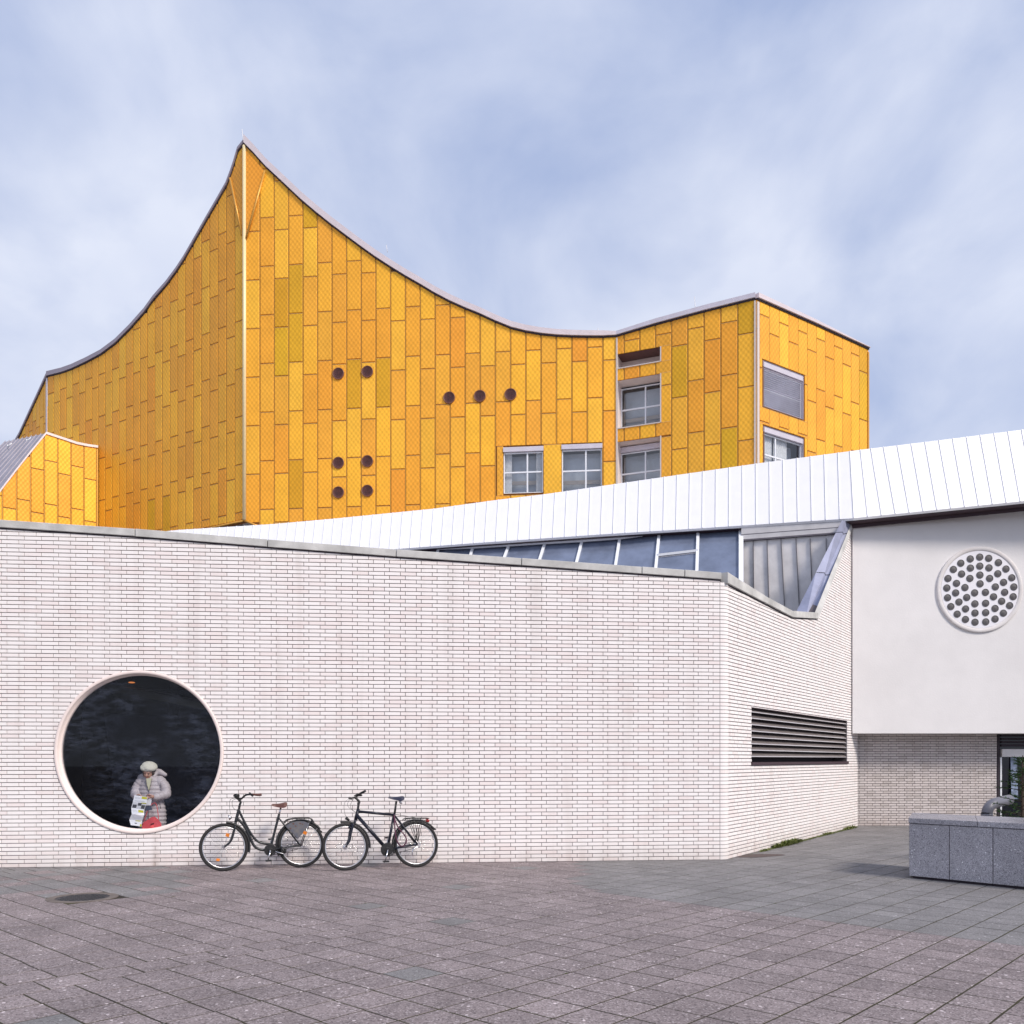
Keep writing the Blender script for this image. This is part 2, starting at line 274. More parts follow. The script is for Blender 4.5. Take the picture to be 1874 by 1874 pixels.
class MB:
    """collects polygons; build() links them as one mesh object (vertices given in world space)"""
    def __init__(s): s.v = []; s.f = []; s.m = []; s.uv = []; s.t = []; s.sm = []; s.tint = 0.0
    def face(s, pts, mi=0, uv=None, smooth=False):
        b = len(s.v); s.v += [tuple(p) for p in pts]; s.f.append(tuple(range(b, b + len(pts)))); s.m.append(mi)
        s.uv.append(uv if uv else [(0, 0)] * len(pts)); s.t.append(s.tint); s.sm.append(smooth)
    def mesh(s, verts, faces, mi=0, smooth=True):
        b = len(s.v); s.v += [tuple(p) for p in verts]
        for f in faces:
            s.f.append(tuple(b + i for i in f)); s.m.append(mi); s.uv.append([(0, 0)] * len(f)); s.t.append(s.tint); s.sm.append(smooth)
    def box(s, c, d, M=None, mi=0):
        x, y, z = d[0] / 2, d[1] / 2, d[2] / 2
        P = [Vector((sx * x, sy * y, sz * z)) for sx in (-1, 1) for sy in (-1, 1) for sz in (-1, 1)]
        if M is not None: P = [M @ p for p in P]
        P = [p + Vector(c) for p in P]
        s.mesh(P, [(0, 1, 3, 2), (4, 6, 7, 5), (0, 4, 5, 1), (2, 3, 7, 6), (0, 2, 6, 4), (1, 5, 7, 3)], mi, False)
    def hexa(s, P, mi=0):
        """8 points: front quad then back quad in the same order"""
        s.mesh(P, [(0, 1, 2, 3), (7, 6, 5, 4), (0, 4, 5, 1), (1, 5, 6, 2), (2, 6, 7, 3), (3, 7, 4, 0)], mi, False)
    def tube(s, pts, r, seg=8, mi=0, smooth_pts=False, caps=True):
        pts = [Vector(p) for p in pts]
        rr = r if isinstance(r, (list, tuple)) else [r] * len(pts)
        if smooth_pts and len(pts) > 2:
            q = []; qr = []
            for i in range(len(pts) - 1):
                p0 = pts[max(0, i - 1)]; p1 = pts[i]; p2 = pts[i + 1]; p3 = pts[min(len(pts) - 1, i + 2)]
                for k in range(5):
                    t = k / 5
                    q.append(0.5 * ((2 * p1) + (p2 - p0) * t + (2 * p0 - 5 * p1 + 4 * p2 - p3) * t * t + (3 * p1 - p0 - 3 * p2 + p3) * t ** 3))
                    qr.append(rr[i] + (rr[i + 1] - rr[i]) * t)
            q.append(pts[-1]); qr.append(rr[-1]); pts = q; rr = qr
        n = len(pts); V = []; up = Vector((0.13, 0.31, 0.94))
        prev = None
        for i, p in enumerate(pts):
            d = (pts[min(n - 1, i + 1)] - pts[max(0, i - 1)])
            if d.length < 1e-9: d = Vector((0, 0, 1))
            d.normalize()
            if prev is None: a = d.cross(up); a = a if a.length > 1e-3 else d.cross(Vector((1, 0, 0)))
            else: a = prev - d * prev.dot(d)
            if a.length < 1e-6: a = d.cross(Vector((1, 0, 0)))
            a.normalize(); prev = a; b = d.cross(a)
            for k in range(seg):
                an = 2 * pi * k / seg; V.append(p + (a * cos(an) + b * sin(an)) * rr[i])
        Fc = []
        for i in range(n - 1):
            for k in range(seg):
                k2 = (k + 1) % seg; Fc.append((i * seg + k, i * seg + k2, (i + 1) * seg + k2, (i + 1) * seg + k))
        s.mesh(V, Fc, mi, True)
        if caps:
            b = len(s.v) - len(V)
            for ring in (list(range(seg))[::-1], list(range((n - 1) * seg, n * seg))):
                s.f.append(tuple(b + i for i in ring)); s.m.append(mi); s.uv.append([(0, 0)] * seg); s.t.append(s.tint); s.sm.append(False)
    def build(s, name, mats, parent=None, label=None, cat=None, group=None, kind=None, origin=None):
        me = bpy.data.meshes.new(name)
        if not isinstance(mats, (list, tuple)): mats = [mats]
        for m in mats: me.materials.append(m)
        vs_ = s.v
        if origin is None and vs_ and parent is None:
            origin = (sum(p[0] for p in vs_) / len(vs_), sum(p[1] for p in vs_) / len(vs_), min(p[2] for p in vs_))
        if origin is not None: vs_ = [(p[0] - origin[0], p[1] - origin[1], p[2] - origin[2]) for p in vs_]
        me.from_pydata(vs_, [], s.f)
        me.polygons.foreach_set("material_index", s.m); me.polygons.foreach_set("use_smooth", s.sm)
        if any(any(a != (0, 0) for a in q) for q in s.uv):
            u = me.uv_layers.new(name="UVMap"); flat = [c for q in s.uv for p in q for c in p]; u.data.foreach_set("uv", flat)
        if any(s.t):
            a = me.attributes.new("tint", 'FLOAT', 'FACE'); a.data.foreach_set("value", s.t)
        me.update()
        o = bpy.data.objects.new(name, me)
        if origin is not None: o.location = origin
        link(o, parent)
        return tag(o, label, cat, group, kind)

class Plane:
    """vertical plane through two (pixel x, depth) pairs; u runs along it, z is up, off towards the camera"""
    def __init__(s, xa, Za, xb, Zb):
        A = Vector(((xa - CX) / F * Za, Za)); B = Vector(((xb - CX) / F * Zb, Zb))
        s.o = A; s.d = (B - A).normalized(); s.n = Vector((s.d.y, -s.d.x)); s.n = s.n if s.n.dot(-s.o) > 0 else -s.n
    def Z(s, x):
        t = (x - CX) / F
        # o + d*u = Z*(t,1)
        u = (t * s.o.y - s.o.x) / (s.d.x - t * s.d.y)
        return s.o.y + s.d.y * u
    def uz(s, x, y):
        Z = s.Z(x); X = (x - CX) / F * Z
        return ((Vector((X, Z)) - s.o).dot(s.d), CH + (HY - y) / F * Z)
    def pt(s, u, z, off=0.0):
        p = s.o + s.d * u + s.n * off
        return Vector((p.x, p.y, z))
    def px(s, u, z):
        p = s.pt(u, z); return (CX + F * p.x / p.y, HY - F * (p.z - CH) / p.y)
def vplane(x0, Z0, V, x1):
    return Plane(x0, Z0, x1, Z0 * (x0 - V) / (x1 - V))
def P3(x, y, Z): return Vector(((x - CX) / F * Z, Z, CH + (HY - y) / F * Z))

def prism(mb, pl, poly, o1, o0=0.0, mi=0, ch=0.0, back=False):
    """polygon in (u,z) extruded from off o0 to o1 (towards the camera), optional chamfer"""
    n = len(poly); c = (sum(p[0] for p in poly) / n, sum(p[1] for p in poly) / n)
    a = sum(poly[i][0] * poly[(i + 1) % n][1] - poly[(i + 1) % n][0] * poly[i][1] for i in range(n))
    if a < 0: poly = poly[::-1]
    if ch > 0:
        ins = []
        for p in poly:
            dxx = c[0] - p[0]; dzz = c[1] - p[1]
            ins.append((p[0] + max(-ch, min(ch, dxx * 0.5)), p[1] + max(-ch, min(ch, dzz * 0.5))))
    else: ins = poly
    mb.face([pl.pt(u, z, o1) for u, z in ins], mi, [(u, z) for u, z in ins])
    for i in range(n):
        j = (i + 1) % n
        if ch > 0:
            mb.face([pl.pt(*poly[i], o1 - ch), pl.pt(*poly[j], o1 - ch), pl.pt(*ins[j], o1), pl.pt(*ins[i], o1)], mi, [poly[i], poly[j], ins[j], ins[i]])
        mb.face([pl.pt(*poly[i], o0), pl.pt(*poly[j], o0), pl.pt(*poly[j], o1 - ch), pl.pt(*poly[i], o1 - ch)], mi, [poly[i], poly[j], poly[j], poly[i]])
    if back: mb.face([pl.pt(u, z, o0) for u, z in poly[::-1]], mi)

def clip_rect(poly, r):
    u0, u1, z0, z1 = r
    def cl(P, f, inter):
        o = []
        for i in range(len(P)):
            a = P[i - 1]; b = P[i]; fa = f(a); fb = f(b)
            if fb >= 0:
                if fa < 0: o.append(inter(a, b, fa, fb))
                o.append(b)
            elif fa >= 0: o.append(inter(a, b, fa, fb))
        return o
    it = lambda a, b, fa, fb: (a[0] + (b[0] - a[0]) * fa / (fa - fb), a[1] + (b[1] - a[1]) * fa / (fa - fb))
    P = poly
    for f in (lambda p: p[0] - u0, lambda p: u1 - p[0], lambda p: p[1] - z0, lambda p: z1 - p[1]):
        P = cl(P, f, it)
        if len(P) < 3: return []
    Q = [P[0]]
    for p in P[1:]:
        if abs(p[0] - Q[-1][0]) + abs(p[1] - Q[-1][1]) > 1e-5: Q.append(p)
    return Q if len(Q) > 2 else []
def area(P):
    return 0.5 * abs(sum(P[i - 1][0] * P[i][1] - P[i][0] * P[i - 1][1] for i in range(len(P)))) if P else 0
def sub_rect(r, h):
    """rectangle r minus rectangle h -> list of rectangles"""
    a0, a1, b0, b1 = r; c0, c1, d0, d1 = h
    if c1 <= a0 or c0 >= a1 or d1 <= b0 or d0 >= b1: return [r]
    o = []
    if d1 < b1: o.append((a0, a1, d1, b1))
    if d0 > b0: o.append((a0, a1, b0, d0))
    m0 = max(b0, d0); m1 = min(b1, d1)
    if c0 > a0: o.append((a0, c0, m0, m1))
    if c1 < a1: o.append((c1, a1, m0, m1))
    return o
def inside(poly, p):
    c = False; n = len(poly); j = n - 1
    for i in range(n):
        if (poly[i][1] > p[1]) != (poly[j][1] > p[1]) and p[0] < (poly[j][0] - poly[i][0]) * (p[1] - poly[i][1]) / (poly[j][1] - poly[i][1]) + poly[i][0]: c = not c
        j = i
    return c
def holed(mb, pl, outer, holes, off, mi=0):
    loops = [outer] + holes
    flat = [p for lp in loops for p in lp]
    for t in tessellate_polygon([[Vector((u, z, 0)) for u, z in lp] for lp in loops]):
        mb.face([pl.pt(*flat[i], off) for i in t], mi, [flat[i] for i in t])

# ------------------------------------------------------------------ planes of the place
PL_FRONT = Plane(0, 13.65, 1318, 14.75)            # long white brick wall
PL_SIDE = vplane(1333, 14.85, 2050, 1560)          # brick wall receding to the right
PL_BACK = Plane(1568, 22.3, 1824, 22.3)            # brick wall under the overhang
PL_BLOCK = Plane(1560, 21.6, 1874, 21.6)
PL_HR = vplane(448, 40.0, -14000, 1128)            # hall, wide face
PL_HL = vplane(448, 40.0, -1650, 88)               # hall, left face
Z1128 = PL_HR.Z(1128)
PL_H4 = vplane(1128, Z1128, -3000, 1383)
Z1383 = PL_H4.Z(1383)
PL_H5 = vplane(1383, Z1383, 3300, 1590)
Z88 = PL_HL.Z(88)
PL_H3 = vplane(88, Z88, -1040, 40)
PL_AN = vplane(178, PL_HL.Z(178) - 0.15, 2790, 0)

# ================================================================== GROUND
gm = MB(); gm.face([(-400, -200, -0.06), (400, -200, -0.06), (400, 900, -0.06), (-400, 900, -0.06)])
gm.build("ground", M_GROUND, kind='structure')
pave = MB(); pave.face([(-22, -3, -0.0018), (24, -3, -0.0018), (24, 30, -0.0018), (-22, 30, -0.0018)])
pave_o = pave.build("plaza_paving", M_JOINT, kind='structure', origin=(0, 0, 0))
T = 0.35
dA = Vector((0.678, 0.735)); dB = Vector((-0.735, 0.678))
MH = Vector(((151 - CX) / F * 10.69, 10.69))        # manhole centre
def ground_px(p): return (CX + F * p.x / p.y, HY + F * CH / p.y)
slabs = []
for i in range(-60, 90):
    shift = (0.5 if R() < 0.04 else 0.0) + ru(-0.022, 0.022)
    for j in range(-60, 90):
        c = dB * (i * T) + dA * ((j + shift) * T)
        if not (-11 < c.x < 16 and 3.6 < c.y < 23.5): continue
        if abs(c.x) > c.y * 0.62 + 1.6: continue
        if (c - MH).length < 0.36: continue
        px, py = ground_px(c)
        u = (c - PL_FRONT.o).dot(PL_FRONT.d); off = (c - PL_FRONT.o).dot(PL_FRONT.n)
        if off < -0.25 and px < 1333: continue
        if px >= 1320 and (c - PL_SIDE.o).dot(PL_SIDE.n) < -0.25: continue
        grey = (py < 1666 + (px - 1374) * 0.126) and (py < 1622 - (px - 1060) * 0.169 + 400 * max(0, (px - 1075) / 60) if px > 1060 else False)
        if px < 330 and py < 1640 and R() < 0.75: grey = True
        if not grey and R() < 0.012: grey = True
        slabs.append((c, grey, c.y if abs(px - CX) < 980 else 99))
slabs.sort(key=lambda s: s[2])
def slab_verts(w, h, c):
    a = w / 2; b = a - c
    return ([(-a, -a, -h), (a, -a, -h), (a, a, -h), (-a, a, -h), (-a, -a, -c), (a, -a, -c), (a, a, -c), (-a, a, -c), (-b, -b, 0), (b, -b, 0), (b, b, 0), (-b, b, 0)],
            [(0, 1, 5, 4), (1, 2, 6, 5), (2, 3, 7, 6), (3, 0, 4, 7), (4, 5, 9, 8), (5, 6, 10, 9), (6, 7, 11, 10), (7, 4, 8, 11), (8, 9, 10, 11)])
SV, SF = slab_verts(T - 0.0155, 0.03, 0.0015)
rot = atan2(dA.y, dA.x)
sm_ = {}
for g, m in ((False, M_SLAB), (True, M_SLABG)):
    me = bpy.data.meshes.new("paving_slab"); me.from_pydata(SV, [], SF); me.materials.append(m); sm_[g] = me
rest = MB()
for k, (c, g, _) in enumerate(slabs):
    tilt = Matrix.Rotation(rot + ru(-0.012, 0.012), 4, 'Z') @ Matrix.Rotation(ru(-0.003, 0.003), 4, 'X') @ Matrix.Rotation(ru(-0.003, 0.003), 4, 'Y')
    z = ru(-0.0004, 0.0012)
    if k < 300:
        o = bpy.data.objects.new("paving_slab", sm_[g]); link(o, pave_o)
        o.matrix_local = Matrix.Translation((c.x, c.y, z)) @ tilt
    else:
        rest.tint = R()
        rest.mesh([tilt @ Vector(v) + Vector((c.x, c.y, z)) for v in SV], SF, 1 if g else 0, False)
rest.build("paving_slabs", [M_SLAB, M_SLABG], pave_o, kind='stuff')

# manhole
mh = empty("manhole_cover", (MH.x, MH.y, 0), "round dark cast iron manhole cover set in the paving in front of the round window", "manhole cover")
def disc_ring(r0, r1, z0, z1, seg=40):
    V = []; Fc = []
    for k in range(seg):
        a = 2 * pi * k / seg
        for r, z in ((r0, z1), (r1, z1), (r1, z0), (r0, z0)): V.append((r * cos(a), r * sin(a), z))
    for k in range(seg):
        b = 4 * k; c = 4 * ((k + 1) % seg)
        Fc += [(b, b + 1, c + 1, c), (b + 1, b + 2, c + 2, c + 1), (b + 3, b, c, c + 3)]
    return V, Fc
m_ = MB(); V, Fc = disc_ring(0.30, 0.40, -0.05, 0.006); m_.mesh(V, Fc, 0, False); m_.build("ring", M_RUST, mh)
m_ = MB()
m_.mesh([(0.295 * cos(2 * pi * k / 40), 0.295 * sin(2 * pi * k / 40), 0.003) for k in range(40)], [tuple(range(40))], 0, False)
for i in range(-5, 6):
    for j in range(-5, 6):
        if i * i + j * j < 26: m_.box((i * 0.05, j * 0.05, 0.005), (0.03, 0.03, 0.006), Matrix.Rotation(0.6, 3, 'Z'))
m_.build("lid", M_IRON, mh)

# ================================================================== WHITE BRICK BUILDING
bb = empty("brick_building", (PL_FRONT.pt(5.5, 0).x, PL_FRONT.pt(5.5, 0).y, 0), "low white brick building with a sloping concrete coping and one big round window", "building")
BBI = Matrix.Translation(-Vector(bb.location))
def into(o, root):
    """mesh given in world space, parent is an empty at its own base"""
    o.matrix_parent_inverse = Matrix.Translation(-Vector(root.location)); return o

cop_b = [(-170, 955), (0, 966.8), (248, 983), (490, 1002.3), (725, 1020.3), (954, 1036), (1174, 1051.5), (1252, 1057), (1319, 1062)]
wall_top = [PL_FRONT.uz(x, y) for x, y in cop_b]
def interp(pts, u):
    if u <= pts[0][0]: return pts[0][1]
    for a, b in zip(pts, pts[1:]):
        if u <= b[0]: return a[1] + (b[1] - a[1]) * (u - a[0]) / (b[0] - a[0])
    return pts[-1][1]
uL = wall_top[0][0]; uR = wall_top[-1][0]
wc = PL_FRONT.uz(255.5, 1376.5); WR = 1.277
circ = [(wc[0] + WR * cos(2 * pi * k / 72), wc[1] + WR * sin(2 * pi * k / 72)) for k in range(72)]
outer = [(uL, -0.1), (uR, -0.1)] + [(u, z) for u, z in reversed(wall_top)]
mb = MB()
holed(mb, PL_FRONT, outer, [circ[::-1]], -0.012)
holed(mb, PL_FRONT, outer, [circ[::-1]], -0.36)
for k in range(72):
    a = circ[k]; b = circ[(k + 1) % 72]
    mb.face([PL_FRONT.pt(*a, -0.012), PL_FRONT.pt(*b, -0.012), PL_FRONT.pt(*b, -0.36), PL_FRONT.pt(*a, -0.36)])
for i in range(len(outer)):
    a = outer[i]; b = outer[(i + 1) % len(outer)]
    mb.face([PL_FRONT.pt(*a, -0.012), PL_FRONT.pt(*b, -0.012), PL_FRONT.pt(*b, -0.36), PL_FRONT.pt(*a, -0.36)])
into(mb.build("front_wall", M_MORTAR, bb), bb)

BRICKS = []     # (plane, poly, full)
def lay_bricks(pl, u0, u1, L_, H_, ztop, zmax, holes=(), circle=None, polyw=None, z0=0.0, j=0.0085, phase=0.0):
    rows = int((zmax - z0) / H_) + 2
    for r in range(rows):
        a = z0 + r * H_ + j / 2; b = a + H_ - j
        off = phase + (L_ * 0.31 if r % 2 else 0)
        k0 = int(floor((u0 - off) / L_)) - 1; k1 = int((u1 - off) / L_) + 1
        for k in range(k0, k1 + 1):
            p = off + k * L_ + j / 2 * 0.8; q = p + L_ - j * 0.8
            p2 = max(p, u0 + 0.002); q2 = min(q, u1 - 0.002)
            if q2 - p2 < 0.02: continue
            rects = [(p2, q2, a, b)]
            for h in holes: rects = [x for rr in rects for x in sub_rect(rr, h)]
            for rr in rects:
                if rr[1] - rr[0] < 0.015 or rr[3] - rr[2] < 0.012: continue
                full = abs((rr[1] - rr[0]) - (L_ - j * 0.8)) < 1e-4 and abs(rr[3] - rr[2] - (H_ - j)) < 1e-4
                us = [rr[0], rr[1]] + [t[0] for t in ztop if rr[0] < t[0] < rr[1]]
                if min(interp(ztop, x) for x in us) < rr[3] + 0.01:
                    full = False
                    P = clip_rect(polyw, rr)
                    if area(P) < 3e-4: continue
                else: P = [(rr[0], rr[2]), (rr[1], rr[2]), (rr[1], rr[3]), (rr[0], rr[3])]
                if circle:
                    cu, cz, cr = circle
                    def hw(z):
                        d = cr * cr - (z - cz) ** 2
                        return sqrt(d) if d > 0 else -1
                    ha, hb = hw(rr[2]), hw(rr[3]); hm = max(ha, hb)
                    if hm > 0 and rr[1] > cu - hm and rr[0] < cu + hm:
                        full = False
                        for s_ in (-1, 1):
                            zz = [rr[2] + (rr[3] - rr[2]) * t / 4 for t in range(5)]
                            hx = [max(0.0, hw(z)) for z in zz]
                            xs = [cu + s_ * h for h in hx]
                            xs = [min(max(x_, rr[0]), rr[1]) for x_ in xs]
                            far = rr[1] if s_ > 0 else rr[0]
                            if s_ > 0 and far <= cu or s_ < 0 and far >= cu: continue
                            if max(abs(far - x_) for x_ in xs) < 0.012: continue
                            Q = [(x_, z) for x_, z in zip(xs, zz)] + [(far, rr[3]), (far, rr[2])]
                            Q = [q for k_, q in enumerate(Q) if abs(q[0] - Q[k_ - 1][0]) + abs(q[1] - Q[k_ - 1][1]) > 1e-5]
                            if len(Q) > 2 and area(Q) > 2e-4: BRICKS.append((pl, Q, False))
                        continue
                BRICKS.append((pl, P, full))
BL, BH = 0.2545, 0.0625
lay_bricks(PL_FRONT, uL, uR - 0.015, BL, BH, wall_top, wall_top[0][1], j=0.0105, circle=(wc[0], wc[1], WR + 0.005), polyw=outer, phase=PL_FRONT.uz(2.5, 1500)[0])
front_bricks = BRICKS; BRICKS = []
def brick_mesh(L_, H_, mat_, dpt=0.012, ch=0.0025):
    """one full brick slip about its own centre, x along the wall, -y outwards"""
    a = L_ / 2; b = H_ / 2
    V = [(-a, 0, -b), (a, 0, -b), (a, 0, b), (-a, 0, b), (-a, -dpt + ch, -b), (a, -dpt + ch, -b), (a, -dpt + ch, b), (-a, -dpt + ch, b),
         (-a + ch, -dpt, -b + ch), (a - ch, -dpt, -b + ch), (a - ch, -dpt, b - ch), (-a + ch, -dpt, b - ch)]
    Fc = [(0, 1, 5, 4), (1, 2, 6, 5), (2, 3, 7, 6), (3, 0, 4, 7), (4, 5, 9, 8), (5, 6, 10, 9), (6, 7, 11, 10), (7, 4, 8, 11), (8, 9, 10, 11)]
    me = bpy.data.meshes.new("brick"); me.from_pydata(V, [], Fc); me.materials.append(mat_); me.update(); return me
def place_bricks(bricks, L_, H_, mat_, root, limit=300, key=None, jj=0.0085):
    j = jj
    me = brick_mesh(L_ - j * 0.8, H_ - j, mat_)
    vis = []
    for i, (pl, P, full) in enumerate(bricks):
        cu = sum(p[0] for p in P) / len(P); cz = sum(p[1] for p in P) / len(P)
        x, y = pl.px(cu, cz)
        if full and 2 < x < 1872: vis.append((key(x, y), i, cu, cz))
    vis.sort(); chosen = {v[1]: v for v in vis[:limit]}
    rest = MB()
    for i, (pl, P, full) in enumerate(bricks):
        if i in chosen:
            _, _, cu, cz = chosen[i]
            o = bpy.data.objects.new("brick", me); link(o, root)
            pp = pl.pt(cu, cz, -0.012)
            o.matrix_local = Matrix.Translation(pp - Vector(root.location)) @ Matrix.Rotation(atan2(pl.d.y, pl.d.x), 4, 'Z') @ Matrix.Translation((0, ru(-0.0012, 0.0012), 0))
        else:
            rest.tint = 0.01 + 0.98 * R()
            prism(rest, pl, P, ru(-0.001, 0.001), -0.012, 0, 0.0025 if full else 0.0)
    return rest
rest = place_bricks(front_bricks, BL, BH, M_BRICK, bb, 300, key=lambda x, y: x, jj=0.0105)

# side wall with louvre opening
sw_px = [(1333, 1071), (1448.5, 1131), (1494, 1133), (1561, 955)]
side_top = [PL_SIDE.uz(x, y) for x, y in sw_px]
uS0 = side_top[0][0]; uS1 = PL_SIDE.uz(1569.5, 1500)[0]
side_top2 = side_top + [(uS1 + 0.3, side_top[-1][1])]
lv0 = PL_SIDE.uz(1375.5, 1294); lv1 = PL_SIDE.uz(1550.5, 1394.5)
LV = (lv0[0], lv1[0], PL_SIDE.uz(1376, 1397)[1], lv0[1])
side_poly = [(uS0, -0.1), (uS1, -0.1), (uS1, side_top[-1][1])] + side_top[::-1]
mb = MB()
hole = [(LV[0], LV[2]), (LV[0], LV[3]), (LV[1], LV[3]), (LV[1], LV[2])]
holed(mb, PL_SIDE, side_poly, [hole], -0.012)
for i in range(len(side_poly)):
    a = side_poly[i]; b = side_poly[(i + 1) % len(side_poly)]
    mb.face([PL_SIDE.pt(*a, -0.012), PL_SIDE.pt(*b, -0.012), PL_SIDE.pt(*b, -0.35), PL_SIDE.pt(*a, -0.35)])
for i in range(4):
    a = hole[i]; b = hole[(i + 1) % 4]
    mb.face([PL_SIDE.pt(*a, -0.012), PL_SIDE.pt(*b, -0.012), PL_SIDE.pt(*b, -0.3), PL_SIDE.pt(*a, -0.3)])
mb.face([PL_SIDE.pt(*p, -0.3) for p in hole], 1)
into(mb.build("side_wall", [M_MORTAR, M_UNDER], bb), bb)
lay_bricks(PL_SIDE, uS0, uS1, 0.213, BH, side_top2, 8, holes=[LV], j=0.0135, polyw=[(uS0, -0.1), (uS1 + 0.3, -0.1), (uS1 + 0.3, side_top[-1][1])] + side_top[::-1])
side_bricks = BRICKS; BRICKS = []
for pl, P, full in side_bricks:
    rest.tint = 0.01 + 0.98 * R()
    prism(rest, pl, P, ru(-0.0015, 0.0015), -0.012, 1, 0.002 if full else 0.0)
# rounded corner bricks (three facets) between front and side
cA = PL_FRONT.pt(uR - 0.01, 0, -0.0); cB = PL_SIDE.pt(uS0, 0, 0.0)
cM = (cA + cB) / 2 + Vector((0.02, -0.022, 0))
corner_top = interp(wall_top, uR) - 0.03
pts_c = []
for k in range(6):
    t = k / 5; pts_c.append((1 - t) ** 2 * cA + 2 * t * (1 - t) * (cM + (cM - (cA + cB) / 2)) + t * t * cB)
for r in range(int(corner_top / BH) + 1):
    z0 = r * BH + 0.004; z1 = min(z0 + BH - 0.0085, corner_top)
    if z1 < z0 + 0.01: continue
    rest.tint = 0.01 + 0.98 * R()
    for k in range(5):
        a, b = pts_c[k], pts_c[k + 1]
        rest.face([(a.x, a.y, z0), (b.x, b.y, z0), (b.x, b.y, z1), (a.x, a.y, z1)])
        i_ = Vector((-0.02, 0.03, 0))
        rest.face([(a.x, a.y, z1), (b.x, b.y, z1), (b.x + i_.x, b.y + i_.y, z1), (a.x + i_.x, a.y + i_.y, z1)])
into(rest.build("brickwork", [M_BRICK, M_BRICK], bb, kind='stuff'), bb)
mb = MB()
mb.mesh([(p.x - 0.012, p.y + 0.012, z) for z in (-0.05, corner_top) for p in pts_c], [(k, k + 1, k + 7, k + 6) for k in range(5)], 0, False)
into(mb.build("corner_post", M_MORTAR, bb), bb)

# coping blocks
for i in range(len(cop_b) - 1):
    (x0, y0), (x1, y1) = cop_b[i], cop_b[i + 1]
    a = PL_FRONT.uz(x0, y0); b = PL_FRONT.uz(x1, y1)
    g = 0.006
    P = [(a[0] + g, a[1] + 0.01), (b[0] - (0 if i == len(cop_b) - 2 else g), b[1] + 0.01), (b[0] - (0 if i == len(cop_b) - 2 else g), b[1] + 0.122), (a[0] + g, a[1] + 0.125)]
    mb = MB(); prism(mb, PL_FRONT, P, 0.035, -0.42, 0, 0.006, True)
    into(mb.build("coping_block", M_CONC, bb), bb)
mb = MB()                                           # dark drip joint below the coping
for i in range(len(cop_b) - 1):
    a = wall_top[i]; b = wall_top[i + 1]
    prism(mb, PL_FRONT, [(a[0], a[1] - 0.012), (b[0], b[1] - 0.012), (b[0], b[1] + 0.01), (a[0], a[1] + 0.01)], 0.005, -0.3)
for i in range(3):
    a = side_top[i]; b = side_top[i + 1]
    if i < 2: prism(mb, PL_SIDE, [(a[0], a[1] - 0.015), (b[0], b[1] - 0.015), (b[0], b[1] + 0.01), (a[0], a[1] + 0.01)], 0.005, -0.3)
into(mb.build("drip_joint", M_UNDER, bb), bb)
for i, (e0, e1) in enumerate(((0, 1), (1, 2))):
    a = side_top[e0]; b = side_top[e1]
    if i == 0:
        ms = [a, ((a[0] * 0.45 + b[0] * 0.55), (a[1] * 0.45 + b[1] * 0.55)), b]
    else: ms = [a, b]
    for a, b in zip(ms, ms[1:]):
        mb = MB(); prism(mb, PL_SIDE, [(a[0] + (0.004 if i or a != side_top[0] else -0.12), a[1] + 0.012), (b[0] - 0.004, b[1] + 0.012), (b[0] - 0.004, b[1] + 0.135), (a[0] + (0.004 if i or a != side_top[0] else -0.12), a[1] + 0.135 + (0.0 if i or a != side_top[0] else 0.06))], 0.04, -0.42, 0, 0.006, True)
        into(mb.build("coping_block", M_CONC, bb), bb)
# roof slab, rear and interior shell
mb = MB()
roofz = [(uL, wall_top[0][1] - 0.05), (uR, wall_top[-1][1] - 0.12)]
a = PL_FRONT.pt(uL, roofz[0][1], -0.36); b = PL_FRONT.pt(uR - 0.1, roofz[1][1], -0.36)
c = Vector((4.3, 19.5, roofz[1][1] - 0.6)); d = Vector((-13, 22, roofz[0][1] - 0.1))
mb.hexa([a, b, c, d, a - Vector((0, 0, 0.25)), b - Vector((0, 0, 0.25)), c - Vector((0, 0, 0.25)), d - Vector((0, 0, 0.25))])
into(mb.build("roof", M_GREYROOF, bb), bb)
mb = MB()
A = PL_FRONT.pt(uL, 0); 
def vwall(p, q, z0, z1, mi=0): mb.face([(p[0], p[1], z0), (q[0], q[1], z0), (q[0], q[1], z1), (p[0], p[1], z1)], mi)
iL, iR = wc[0] - 2.6, wc[0] + 3.4
p0 = PL_FRONT.pt(iL, 0, -0.37); p1 = PL_FRONT.pt(iR, 0, -0.37); p2 = p1 + Vector((0.6, 6.5, 0)); p3 = p0 + Vector((-1.5, 6.5, 0))
vwall(p1, p2, 0, 3.3); vwall(p2, p3, 0, 3.3); vwall(p3, p0, 0, 3.3)
mb.face([(p.x, p.y, 0.02) for p in (p0, p1, p2, p3)]); mb.face([(p.x, p.y, z) for p, z in ((p0, 3.3), (p1, 3.3), (p2, 3.3), (p3, 3.3))])
into(mb.build("interior_room", M_DARKIN, bb), bb)
mb = MB()
cpos = PL_FRONT.pt(wc[0] + 1.35, 0, -2.2); mb.box((cpos.x, cpos.y, 1.65), (0.30, 0.3, 3.2))
s0 = PL_FRONT.pt(wc[0] - 2.2, 3.2, -3.5); s1 = PL_FRONT.pt(wc[0] + 1.2, 2.5, -1.6)
mb.box(tuple((s0 + s1) / 2), ((s1 - s0).length, 0.5, 0.12), (s1 - s0).to_track_quat('X', 'Z').to_matrix())
into(mb.build("interior_column", M_OLIVEIN, bb), bb)
mb = MB()
bpz = [PL_FRONT.pt(wc[0] + u, z, -3.9) for u, z in ((-1.6, 0.3), (0.6, 0.2), (0.9, 2.4), (-1.9, 2.6))]
